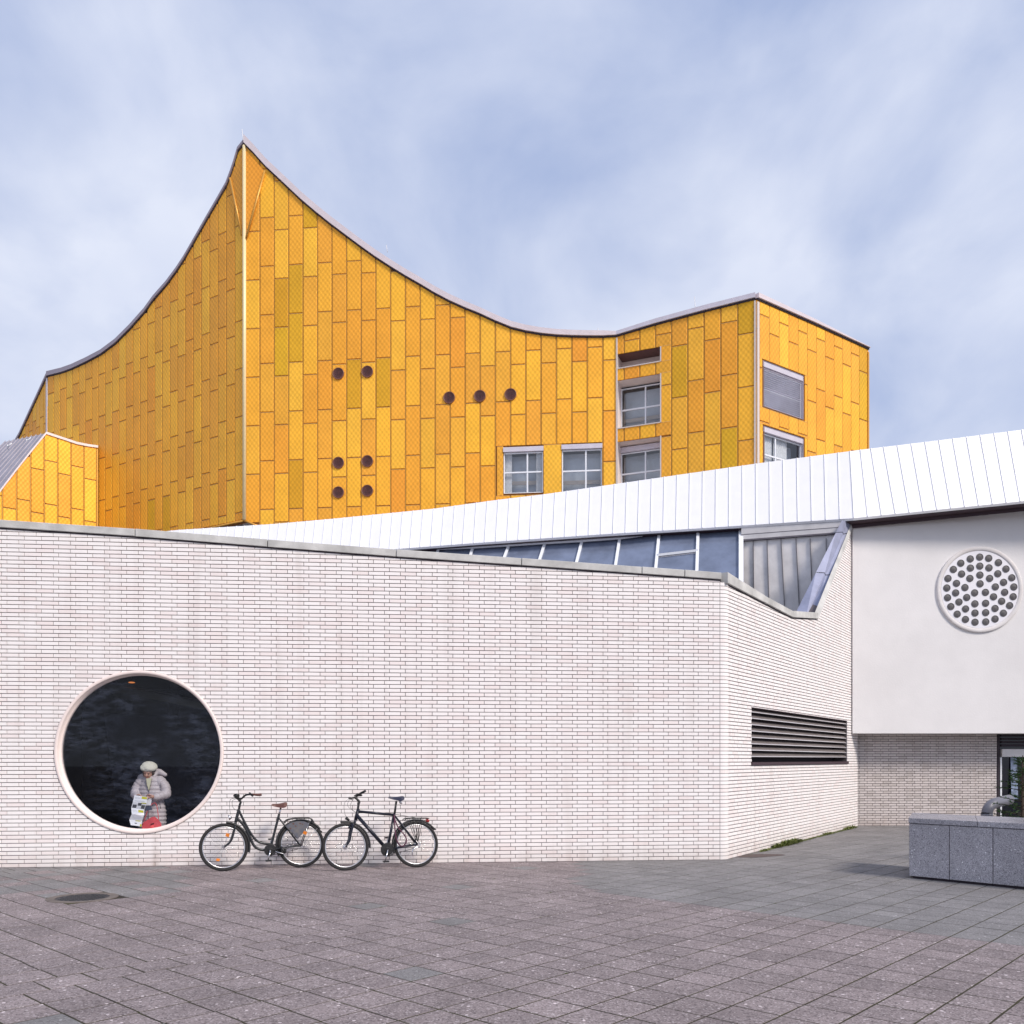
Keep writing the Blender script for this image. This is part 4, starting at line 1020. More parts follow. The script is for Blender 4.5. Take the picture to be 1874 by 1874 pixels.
# corner strips
def strip_px(pl, x0, x1, y0, y1, o1, m, root, name="corner_strip"):
    mb = MB(); a = pl.uz(x0, y0); b = pl.uz(x1, y1)
    prism(mb, pl, [(a[0], b[1]), (b[0], b[1]), (b[0], a[1]), (a[0], a[1])], o1, 0.0); return into(mb.build(name, m, root), root)
mb = MB(); b0 = PL_HR.pt(0, 0, 0.03); zt0 = CH + (HY - 268) / F * 40; mb.tube([(b0.x, b0.y - 0.02, zof(PL_HR, 448, 952)), (b0.x, b0.y - 0.02, zt0)], 0.085, 10)
into(mb.build("ridge_strip", M_CREAM, ch), ch)
strip_px(PL_H4, 1128.3, 1131, 620, 900, 0.10, M_PALE, ch); strip_px(PL_H4, 1380.5, 1383.2, 552, 900, 0.09, M_PALE, ch); strip_px(PL_H5, 1383.2, 1386.8, 553, 900, 0.09, M_PALE, ch)
strip_px(PL_H5, 1586.2, 1588, 645, 900, 0.08, M_RAIL, ch); strip_px(PL_H3, 86.2, 88.2, 693, 850, 0.07, M_COPE, ch)
# triangular peak panels and their raking trims
for pl, tri, nm in ((PL_HR, [(449, 276), (486, 315), (452.5, 437)], 1), (PL_HL, [(446.5, 276), (424, 328), (445.5, 432)], 1)):
    q = uzL(pl, tri); mb = MB(); prism(mb, pl, q, 0.075, 0.03); into(mb.build("cladding_panel", M_PAN[2 if pl is PL_HR else 3], ch), ch)
    a = pl.pt(*q[1], 0.09); b = pl.pt(*q[2], 0.09); mb = MB(); mb.tube([a, b], 0.05, 8); into(mb.build("raking_trim", M_RAIL, ch), ch)
# bottom edge strip by the ridge
mb = MB()
for pl, (xa, ya), (xb, yb) in ((PL_HL, (448, 953), (330, 979)), (PL_HR, (448, 953), (477, 965))):
    a = pl.pt(*pl.uz(xa, ya), 0.05); b = pl.pt(*pl.uz(xb, yb), 0.05); mb.tube([a, b], 0.045, 6)
into(mb.build("bottom_trim", M_RAIL, ch), ch)

# roof edge, roof body
def edge_band(pl, pts, ups, root, m=M_COPE, proud=0.16, n_join=4, name="roof_edge"):
    """folded metal roof edge following the roofline"""
    uz_ = uzL(pl, pts)
    i = 0
    while i < len(uz_) - 1:
        j = min(len(uz_) - 1, i + n_join); mb = MB()
        for k in range(i, j):
            a, b = uz_[k], uz_[k + 1]; ua, ub = ups[k], ups[k + 1]
            prism(mb, pl, [(a[0], a[1] + 0.02), (b[0], b[1] + 0.02), (b[0], b[1] + ub), (a[0], a[1] + ua)], proud, -0.35, 0)
            prism(mb, pl, [(a[0], a[1] - 0.05), (b[0], b[1] - 0.05), (b[0], b[1] + 0.02), (a[0], a[1] + 0.02)], proud * 0.55, -0.3, 1)
        into(mb.build(name, [m, M_UNDER], root), root); i = j
n = len(lineR)
upR = [0.30 + 0.0 * k for k in range(n)]
for k in range(n):
    t = k / (n - 1); upR[k] = 0.38 - 0.16 * t
upR[-1] = 0.17
M_COPEP = mat("sunlit_coping", (0.66, 0.58, 0.60), 0.4, 0.1, var=0.06)  # same coping metal, with its rosier sunlit tone put into the colour
edge_band(PL_HR, lineR, upR, ch, m=M_COPEP)
upL = [0.26 - 0.10 * min(1, k / 12) for k in range(len(lineL))]
edge_band(PL_HL, lineL, upL, ch, m=mat("brown_coping", (0.34, 0.29, 0.33), 0.4, 0.2), proud=0.12)
edge_band(PL_H3, line3, [0.16] * 3, ch, m=mat("brown_coping", (0.34, 0.29, 0.33), 0.4, 0.2), proud=0.12)
edge_band(PL_H4, line4, [0.17, 0.20, 0.21, 0.21], ch); edge_band(PL_H5, line5, [0.21, 0.15, 0.04], ch, m=M_COPEP)
# roof sheet: sagging tent behind the parapet
mb = MB()
rim = [PL_H3.pt(*PL_H3.uz(x, y)) for x, y in line3[:-1]] + [PL_HL.pt(*PL_HL.uz(x, y)) for x, y in lineL[:-1]] + [PL_HR.pt(*PL_HR.uz(x, y)) for x, y in lineR[:-1]] + [PL_H4.pt(*PL_H4.uz(x, y)) for x, y in line4[:-1]] + [PL_H5.pt(*PL_H5.uz(x, y)) for x, y in line5]
bk = [Vector((p.x * 0.9 + 0.5, 62 + abs(p.x) * 0.1, min(p.z - 2.0, 21))) for p in rim]
for k in range(len(rim) - 1):
    a, b, c, d = rim[k], rim[k + 1], bk[k + 1], bk[k]
    mid1 = (a + d) / 2 - Vector((0, 0, max(0, (a.z - 20) * 0.25))); mid2 = (b + c) / 2 - Vector((0, 0, max(0, (b.z - 20) * 0.25)))
    dz = Vector((0, 0, -0.05))
    mb.face([a + dz, b + dz, mid2, mid1], 0, None, True); mb.face([mid1, mid2, c, d], 0, None, True)
    mb.face([d, c, (c.x, c.y, 0), (d.x, d.y, 0)], 1)
for a, d in ((rim[0], bk[0]), (rim[-1], bk[-1])): mb.face([a, d, (d.x, d.y, 0), (a.x, a.y, 0)], 1)
into(mb.build("roof", [M_GREYROOF, M_BACK], ch), ch)
mb = MB()                                           # recessed pale base storey below the cladding
pts = [(-17, 50), (-11.9, 41.9), (4.3, 40.3), (10.5, 38.5), (16.5, 42)]
for a, b in zip(pts, pts[1:]): mb.face([(a[0], a[1], 0), (b[0], b[1], 0), (b[0], b[1], 12.6), (a[0], a[1], 12.6)])
mb.face([(x, y, BOT + 0.02) for x, y in pts] + [(16.5, 55, BOT + .02), (-17, 55, BOT + .02)])
into(mb.build("base_storey", mat("pale_base", (0.42, 0.42, 0.47), 0.8), ch), ch)
mb = MB()
p = P3(448, 957, 41.2); mb.box(tuple(p), (0.25, 0.2, 0.12)); mb.tube([p + Vector((-0.4, 0, -0.1)), p + Vector((0.0, 0, 0.0)), p + Vector((0.45, 0, -0.12))], 0.04, 6)
into(mb.build("bracket", M_WFRAME, ch), ch)

# portholes
for x, y in [(620, 685), (673, 681.5), (620, 848), (673, 845), (620, 902), (673, 899), (822.5, 729), (878.5, 726), (934.5, 723)]:
    c = PL_HR.uz(x, y); r = 0.265; mb = MB(); prof = [(r, 0.04), (r, 0.10), (r - 0.025, 0.11), (r - 0.035, 0.075)]
    Vv = [PL_HR.pt(c[0] + a_ * cos(2 * pi * k / 32), c[1] + a_ * sin(2 * pi * k / 32), o_) for k in range(32) for a_, o_ in prof]
    mb.mesh(Vv, [(k * 4 + i, k * 4 + i + 1, ((k + 1) % 32) * 4 + i + 1, ((k + 1) % 32) * 4 + i) for k in range(32) for i in range(3)], 0, True)
    ph = into(mb.build("porthole", M_BROWNRIM, ch), ch)
    mb = MB(); rings = [(r - 0.035, 0.075), (0.17, 0.055), (0.08, 0.045), (0.01, 0.042)]
    Vv = [PL_HR.pt(c[0] + a_ * cos(2 * pi * k / 24), c[1] + a_ * sin(2 * pi * k / 24), o_ + 0.012) for k in range(24) for a_, o_ in rings]
    mb.mesh(Vv, [(k * 4 + i, k * 4 + i + 1, ((k + 1) % 24) * 4 + i + 1, ((k + 1) % 24) * 4 + i) for k in range(24) for i in range(3)], 0, True)
    for g in (-0.13, -0.065, 0, 0.065, 0.13):
        hgt = sqrt(max(0, (r - 0.04) ** 2 - g * g)); prism(mb, PL_HR, [(c[0] + g - 0.006, c[1] - hgt), (c[0] + g + 0.006, c[1] - hgt), (c[0] + g + 0.006, c[1] + hgt), (c[0] + g - 0.006, c[1] + hgt)], 0.085, 0.05)
    mb.build("cover", M_BROWN, ph)

# hall windows
def window(pl, rc, root, rec, mx=0.6, tz=0.5, header=0.0, frame=0.045, blind=False, jamb=M_PALE, cur=None, inset=(0, 0, 0, 0), label=None):
    a, b, c, d = rc; mb = MB()
    # reveal
    for (p, q) in (((a, c), (b, c)), ((b, c), (b, d)), ((b, d), (a, d)), ((a, d), (a, c))):
        mb.face([pl.pt(*p, 0.05), pl.pt(*q, 0.05), pl.pt(*q, -rec - 0.1), pl.pt(*p, -rec - 0.1)], 1)
    a += inset[0]; b -= inset[1]; c += inset[2]; d -= inset[3]
    def rc_(u0, u1, z0, z1, o1, o0, mi=0): prism(mb, pl, [(u0, z0), (u1, z0), (u1, z1), (u0, z1)], o1, o0, mi)
    if header > 0: rc_(a - 0.02, b + 0.02, d - header, d, -rec + 0.14, -rec - 0.05, 2); d -= header + 0.02
    f = frame
    rc_(a, a + f, c, d, -rec + 0.03, -rec - 0.03); rc_(b - f, b, c, d, -rec + 0.03, -rec - 0.03)
    rc_(a + f, b - f, c, c + f, -rec + 0.03, -rec - 0.03); rc_(a + f, b - f, d - f, d, -rec + 0.03, -rec - 0.03)
    um = a + (b - a) * mx; zm = c + (d - c) * tz
    if not blind:
        rc_(um - f * 0.7, um + f * 0.7, c + f, d - f, -rec + 0.032, -rec - 0.03); 
        rc_(a + f, um - f * 0.7, zm - f * 0.7, zm + f * 0.7, -rec + 0.028, -rec - 0.03); rc_(um + f * 0.7, b - f, zm - f * 0.7, zm + f * 0.7, -rec + 0.028, -rec - 0.03)
    w = into(mb.build("window", [M_WFRAME, jamb, M_COPE], root, label=label), root)
    mb = MB(); prism(mb, pl, [(a, c), (b, c), (b, d), (a, d)], -rec - 0.01, -rec - 0.02); mb.build("pane", M_GLASS if not blind else M_HALLPANE, w)
    if not blind:
        mb = MB(); mb.face([pl.pt(a, c, -rec - 0.5), pl.pt(b, c, -rec - 0.5), pl.pt(b, d, -rec - 0.5), pl.pt(a, d, -rec - 0.5)], 0); mb.build("room_back", M_HALLPANE, w)
        mb = MB(); z0 = c + (d - c) * 0.27; prism(mb, pl, [(a + 0.05, z0), (b - 0.05, z0), (b - 0.05, z0 + 0.16), (a + 0.05, z0 + 0.16)], -rec - 0.30, -rec - 0.34); mb.build("rail", mat("wood_rail", (0.45, 0.38, 0.33), 0.6), w)
        if cur:
            for c0, c1 in cur:
                mb = MB(); n_ = 14
                for k in range(n_):
                    u0 = a + (b - a) * (c0 + (c1 - c0) * k / n_); u1 = a + (b - a) * (c0 + (c1 - c0) * (k + 1) / n_); s_ = 0.03 * (k % 2); t_ = 0.03 * ((k + 1) % 2)
                    mb.face([pl.pt(u0, c, -rec - 0.12 - s_), pl.pt(u1, c, -rec - 0.12 - t_), pl.pt(u1, d, -rec - 0.12 - t_), pl.pt(u0, d, -rec - 0.12 - s_)])
                mb.build("curtain", M_CURTAIN, w)
    else:
        k = 0; z = d - 0.03
        while z > c + 0.02:
            mb = MB(); ti = 0.03 if k % 9 else 0.012
            mb.hexa([pl.pt(a + 0.03, z, -rec + 0.10), pl.pt(b - 0.03, z, -rec + 0.10), pl.pt(b - 0.03, z - 0.008, -rec + 0.10), pl.pt(a + 0.03, z - 0.008, -rec + 0.10),
                     pl.pt(a + 0.03, z + ti, -rec + 0.05), pl.pt(b - 0.03, z + ti, -rec + 0.05), pl.pt(b - 0.03, z + ti - 0.008, -rec + 0.05), pl.pt(a + 0.03, z + ti - 0.008, -rec + 0.05)])
            mb.build("slat", mat("blind_slat", (0.62, 0.58, 0.66), 0.4, 0.2), w); z -= 0.085; k += 1
    return w
window(PL_HR, WR1, ch, 0.05, 0.6, 0.52, 0.2, cur=[(0.03, 0.2), (0.82, 0.97)], jamb=M_PALE)
window(PL_HR, WR2, ch, 0.05, 0.6, 0.52, 0.2, jamb=M_PALE)
M_JAMB = mat("cream_jamb", (0.78, 0.66, 0.60), 0.5)
mb = MB(); a, b, c, d = W4[0]
for (p, q) in (((a, c), (b, c)), ((b, c), (b, d)), ((b, d), (a, d)), ((a, d), (a, c))): mb.face([PL_H4.pt(*p, 0.05), PL_H4.pt(*q, 0.05), PL_H4.pt(*q, -0.75), PL_H4.pt(*p, -0.75)], 0 if (p, q) != ((b, d), (a, d)) else 1)
mb.face([PL_H4.pt(a, c, -0.74), PL_H4.pt(b, c, -0.74), PL_H4.pt(b, d, -0.74), PL_H4.pt(a, d, -0.74)], 0)
into(mb.build("recess", [M_JAMB, M_BROWN], ch), ch)
window(PL_H4, W4[1], ch, 0.62, 0.58, 0.5, 0.0, jamb=M_JAMB, inset=(0.0, 0.0, 0.02, 0.10))
window(PL_H4, W4[2], ch, 0.62, 0.58, 0.5, 0.22, jamb=M_JAMB, inset=(0.0, 0.0, 0.0, 0.05))
window(PL_H5, W5[0], ch, 0.12, 0.5, 0.5, 0.22, blind=True, jamb=M_COPE)
window(PL_H5, W5[1], ch, 0.12, 0.34, 0.45, 0.22, jamb=M_COPE, cur=[(0.03, 0.32), (0.36, 0.7)])
for rcs, pl in ((W4, PL_H4),):
    for a, b, c, d in rcs:
        mb = MB(); prism(mb, pl, [(b, c - 0.03), (b + 0.05, c - 0.03), (b + 0.05, d + 0.03), (b, d + 0.03)], 0.07, 0); prism(mb, pl, [(a, c - 0.05), (b, c - 0.05), (b, c - 0.01), (a, c - 0.01)], 0.08, 0)
        into(mb.build("window_trim", M_PALE, ch), ch)
# lightning rods
for x, y0, y1, Z in ((443, 262, 236, 40), (707, 462, 448, 39.5), (1271, 572, 543, 37.2), (1094, 612, 600, 38)):
    mb = MB(); mb.tube([P3(x + 2, y0, Z + 0.3), P3(x, y1, Z + 0.3)], 0.012, 5); into(mb.build("lightning_rod", M_ZINC, ch), ch)

# ================================================================== ANNEX
an = empty("side_annex", (PL_AN.pt(-1, 0).x, PL_AN.pt(-1, 0).y, 0), "small yellow panelled gable with a grey metal roof left of the tall hall", "building")
lineA = [(-70, 990), (0, 900), (28, 863.5), (55, 829.5), (84, 794.5), (110, 803), (140, 813), (160, 817), (178.5, 819.5)]
polyA = uzL(PL_AN, lineA) + [(PL_AN.uz(178.5, 900)[0], 8), (PL_AN.uz(-70, 900)[0], 8)]
PANELS = []; RAILS = []
wA = (uof(PL_AN, 176.6) - uof(PL_AN, 4.1)) / 7
wA = abs(wA)
facade(PL_AN, polyA, 176.6, wA, PH, zof(PL_AN, 165, 877.7), zof(PL_AN, 141, 854.2))
backing(PL_AN, polyA, [], an); emit_panels(PANELS, an)
mb = MB()
for pl, P in RAILS: prism(mb, pl, P, 0.035, 0.0)
into(mb.build("panel_rails", M_RAIL, an, kind='stuff'), an)
for i in range(len(lineA) - 1):
    a, b = PL_AN.uz(*lineA[i]), PL_AN.uz(*lineA[i + 1]); mb = MB()
    prism(mb, PL_AN, [(a[0], a[1] - 0.02), (b[0], b[1] - 0.02), (b[0], b[1] + 0.10), (a[0], a[1] + 0.10)], 0.1, -0.25)
    into(mb.build("gable_coping", M_PINKCOPE, an), an)
strip_px(PL_AN, 176.8, 178.6, 822, 970, 0.07, M_RAIL, an)
ra = PL_AN.pt(*PL_AN.uz(84, 793)); rb = P3(10, 808.5, 48.5); rc2 = PL_AN.pt(*PL_AN.uz(-70, 985)); rd = rc2 + (rb - ra) + Vector((-1.5, 0, -0.5))
mb = MB()
ns = 9
for k in range(ns):
    t0, t1 = k / ns, (k + 1) / ns
    A0, A1, B1, B0 = lerp(ra, rb, t0), lerp(ra, rb, t1), lerp(rc2, rd, t1), lerp(rc2, rd, t0)
    mb = MB(); mb.face([A0, A1, B1, B0]); up = Vector((0, 0, 0.07)); sx = (rb - ra).normalized() * 0.02
    mb.hexa([A1 + up - sx, A1 + up + sx, B1 + up + sx, B1 + up - sx, A1 - sx, A1 + sx, B1 + sx, B1 - sx])
    into(mb.build("roof_panel", M_GREYROOF, an), an)
mb = MB(); rr0 = PL_AN.pt(*PL_AN.uz(178.5, 819)); mb.face([ra, rb, rb + Vector((3, 3, -0.8)), rr0 + Vector((0.3, 1.5, -0.2)), rr0]); 
mb.face([rb, rd, (rd.x, rd.y, 0), (rb.x, rb.y, 0)]); mb.face([rc2, rd, (rd.x, rd.y, 0), (rc2.x, rc2.y, 0)])
into(mb.build("roof_back", M_GREYROOF, an), an)
for x, y in ((15, 823), (50, 813)):
    mb = MB(); p = P3(x, y, 45.6); mb.tube([p, p + Vector((0.02, -0.1, 0.22))], 0.035, 6); mb.tube([p + Vector((0, -0.1, 0.1)), p + Vector((0.25, -0.1, 0.3))], 0.03, 6)
    into(mb.build("roof_hook", M_WFRAME, an), an)

# ================================================================== GRANITE PLANTER, PIPE, CONIFER
PG = Plane(1663, 12.47, 1874, 11.36)
gp = empty("granite_planter", tuple(PG.pt(1.2, 0, -0.7)), "low grey granite clad planter box with a thick granite cap", "planter")
g0 = PG.uz(1663.5, 1550)[0]; hb = 0.846; gdep = Vector((0.62, 1.25, 0))
cuts = [1664, 1737.3, 1817, 1903, 1998]
gu = [PG.uz(x, 1550)[0] for x in cuts]
for a, b in zip(gu, gu[1:]):
    mb = MB(); prism(mb, PG, [(a + 0.004, 0.035), (b - 0.004, 0.035), (b - 0.004, hb - 0.078), (a + 0.004, hb - 0.078)], 0.0, -0.04, 0, 0.004); into(mb.build("granite_panel", M_GRANITE, gp), gp)
mb = MB(); a = PG.pt(gu[0] + 0.03, 0, -0.04); b = PG.pt(gu[-1] - 0.03, 0, -0.04)
c = b + gdep; d = a + gdep
mb.hexa([Vector((p.x, p.y, 0)) for p in (a, b, c, d)] + [Vector((p.x, p.y, hb - 0.08)) for p in (a, b, c, d)]); into(mb.build("core", M_UNDER, gp), gp)
a = PG.pt(gu[0], 0, 0); d = a + gdep
mb = MB(); 
mb.hexa([Vector((a.x, a.y, 0.035)), Vector((d.x, d.y, 0.035)), Vector((d.x, d.y, hb - 0.078)), Vector((a.x, a.y, hb - 0.078)), Vector((a.x + 0.04, a.y, 0.035)), Vector((d.x + 0.04, d.y, 0.035)), Vector((d.x + 0.04, d.y, hb - 0.078)), Vector((a.x + 0.04, a.y, hb - 0.078))])
into(mb.build("granite_panel", M_GRANITE, gp), gp)
caps = [PG.uz(x, 1500)[0] for x in (1663, 1789.7, 1905, 2000)]
for a, b in zip(caps, caps[1:]):
    A_, B_ = PG.pt(a + 0.003, 0, 0.012), PG.pt(b - 0.003, 0, 0.012); C_, D_ = B_ + gdep * 1.02, A_ + gdep * 1.02
    mb = MB(); z0, z1 = hb - 0.068, hb
    mb.mesh([(p.x, p.y, z) for z in (z0, z1) for p in (A_, B_, C_, D_)], [(0, 1, 5, 4), (1, 2, 6, 5), (2, 3, 7, 6), (3, 0, 4, 7), (3, 2, 1, 0)], 0, False)
    mb.mesh([(p.x, p.y, z1) for p in (A_, B_, C_, D_)], [(0, 1, 2, 3)], 1, False)
    into(mb.build("cap_slab", [M_GRANITE, M_GRANTOP], gp), gp)

dp = empty("drain_pipe", tuple(P3(1806, 1489, 14.6).xy) + (0,), "fat grey metal pipe elbow rising behind the granite planter", "pipe")
mb = MB(); q = P3(1806, 1487, 14.6); mz = q.z
mb.tube([(q.x, q.y, 0.0), (q.x, q.y, mz - 0.10), (q.x, q.y, mz - 0.02), (q.x + 0.03, q.y + 0.01, mz + 0.07), (q.x + 0.11, q.y + 0.05, mz + 0.13), (q.x + 0.22, q.y + 0.13, mz + 0.155), (q.x + 0.65, q.y + 0.5, mz + 0.19)], 0.085, 18, 0, True)
into(mb.build("pipe", mat("grey_pipe", (0.15, 0.15, 0.18), 0.45, 0.1), dp), dp)
mb = MB(); mb.tube([(q.x, q.y, mz - 0.06), (q.x, q.y, mz - 0.02)], 0.093, 18); into(mb.build("collar", mat("grey_pipe", (0.15, 0.15, 0.18), 0.45, 0.1), dp), dp)

def conifer(base, h, rad, root, seed):
    rs = random.Random(seed); mb = MB(); nd = MB()
    top_ = Vector((base.x + 0.05, base.y, h)); mb.tube([base, lerp(base, top_, 0.5) + Vector((0.02, 0, 0)), top_], [0.035, 0.022, 0.006], 6)
    for k in range(80):
        t = 0.12 + 0.85 * k / 80; p = lerp(base, top_, t); a = rs.random() * 2 * pi; l_ = rad * (1.05 - t) * rs.uniform(0.7, 1.15) + 0.05
        e = p + Vector((cos(a) * l_, sin(a) * l_, l_ * rs.uniform(0.05, 0.35))); mb.tube([p, e], [0.008, 0.003], 4, caps=False)
        for s_ in range(26):
            q_ = lerp(p, e, 0.12 + 0.88 * rs.random()); dv = (e - p).normalized()
            for s2 in range(2):
                v = (dv * 0.6 + Vector((rs.gauss(0, 1), rs.gauss(0, 1), rs.gauss(0.1, 0.5))) * 0.6).normalized() * rs.uniform(0.035, 0.07)
                w = v.cross(Vector((rs.random(), rs.random(), 1))).normalized() * 0.007
                nd.face([q_ - w, q_ + w, q_ + v])
    into(mb.build("trunk", M_BARK, root), root); into(nd.build("crown", M_NEEDLE, root), root)
bs = P3(1866, 1487, 14.0); co = empty("conifer", (bs.x, bs.y, 0), "small dark green conifer behind the granite planter near the glass door", "conifer")
conifer(Vector((bs.x, bs.y, 0.0)), 1.74, 0.72, co, 3)

# ================================================================== WEEDS, DIRT
mb = MB(); rs = random.Random(11)
def weed(u, off, s_, n_):
    for k in range(n_):
        b = PL_SIDE.pt(u + rs.gauss(0, s_ * 0.5), 0, off + abs(rs.gauss(0, 0.03))); a = rs.random() * 2 * pi
        v = Vector((cos(a), sin(a), rs.uniform(0.3, 1.4))).normalized() * s_ * rs.uniform(0.4, 1.0); w = Vector((-sin(a), cos(a), 0)) * s_ * 0.13
        m_1 = b + v * 0.55 + w; m_2 = b + v * 0.55 - w; mb.face([b, m_1, b + v + Vector((0, 0, -0.02 * s_)), m_2])
for x0, x1, dn, sz in ((1385, 1402, 26, 0.06), (1412, 1458, 110, 0.12), (1428, 1450, 60, 0.15), (1455, 1545, 140, 0.055), (1505, 1515, 20, 0.09), (1543, 1558, 45, 0.11), (1330, 1380, 10, 0.02), (1390, 1420, 40, 0.04)):
    ua, ub = PL_SIDE.uz(x0, 1540)[0], PL_SIDE.uz(x1, 1540)[0]
    for _ in range(dn): weed(rs.uniform(ua, ub), 0.04, sz, 7)
mb.build("weeds", M_LEAF, label="ragged green weeds growing along the foot of the receding brick wall", cat="weeds", kind='stuff')
mb = MB()
for _ in range(420):                                # moss tufts in the slab joints
    c = dB * (rs.randint(-40, 60) * T) + dA * rs.uniform(-10, 20)
    if not (abs(c.x) < c.y * 0.6 and 5.0 < c.y < 13): continue
    c += dB * (0.5 * T) + Vector((rs.gauss(0, 0.002), rs.gauss(0, 0.002)))
    L2 = rs.uniform(0.01, 0.05); w = rs.uniform(0.002, 0.005)
    a_, b_ = dA * L2, dB * w; z = 0.0035
    mb.mesh([Vector((*(c - a_), z - 0.006)), Vector((*(c + b_ ), z - 0.006)), Vector((*(c + a_), z - 0.006)), Vector((*(c - b_), z - 0.006)), Vector((c.x, c.y, z + 0.003))], [(0, 1, 4), (1, 2, 4), (2, 3, 4), (3, 0, 4)], 0, False)
mb.build("moss", mat("moss", (0.05, 0.06, 0.012), 0.95), label="thin moss in the joints between the paving slabs", cat="moss", kind='stuff')
dirt = MB(); c0 = PL_SIDE.pt(PL_SIDE.uz(1362, 1560)[0], 0, 0.22)
dirt.mesh([(c0.x + 0.42 * cos(a) * (1 + 0.15 * sin(3 * a)) + 0.25 * sin(a), c0.y + 0.28 * sin(a), 0.0045) for a in [2 * pi * k / 18 for k in range(18)]], [tuple(range(18))], 0, False)
dirt.build("soil_patch", M_DIRT, kind='structure')

# ================================================================== BICYCLES
M_TYRE = mat("tyre", (0.018, 0.017, 0.018), 0.8); M_RIM = mat("rim_silver", (0.62, 0.62, 0.65), 0.28, 0.9)
M_CHROME = mat("chrome", (0.7, 0.7, 0.72), 0.2, 1.0); M_FR1 = mat("frame_graphite", (0.022, 0.024, 0.028), 0.3, 0.3)
M_FR2 = mat("frame_dark_blue", (0.016, 0.018, 0.030), 0.3, 0.3); M_SADB = mat("brown_leather", (0.11, 0.045, 0.035), 0.5); M_SADN = mat("navy_saddle", (0.02, 0.022, 0.05), 0.5)
M_REFL = mat("orange_reflector", (0.75, 0.22, 0.02), 0.3); M_GUARD = mat("skirt_guard", (0.055, 0.065, 0.10), 0.55, col2=(0.12, 0.11, 0.11), vscale=14); M_PLAST = mat("black_plastic", (0.015, 0.015, 0.017), 0.45)
M_RED = mat("red_lens", (0.35, 0.02, 0.02), 0.3); M_LOCK = mat("lock_cable", (0.09, 0.02, 0.05), 0.4)
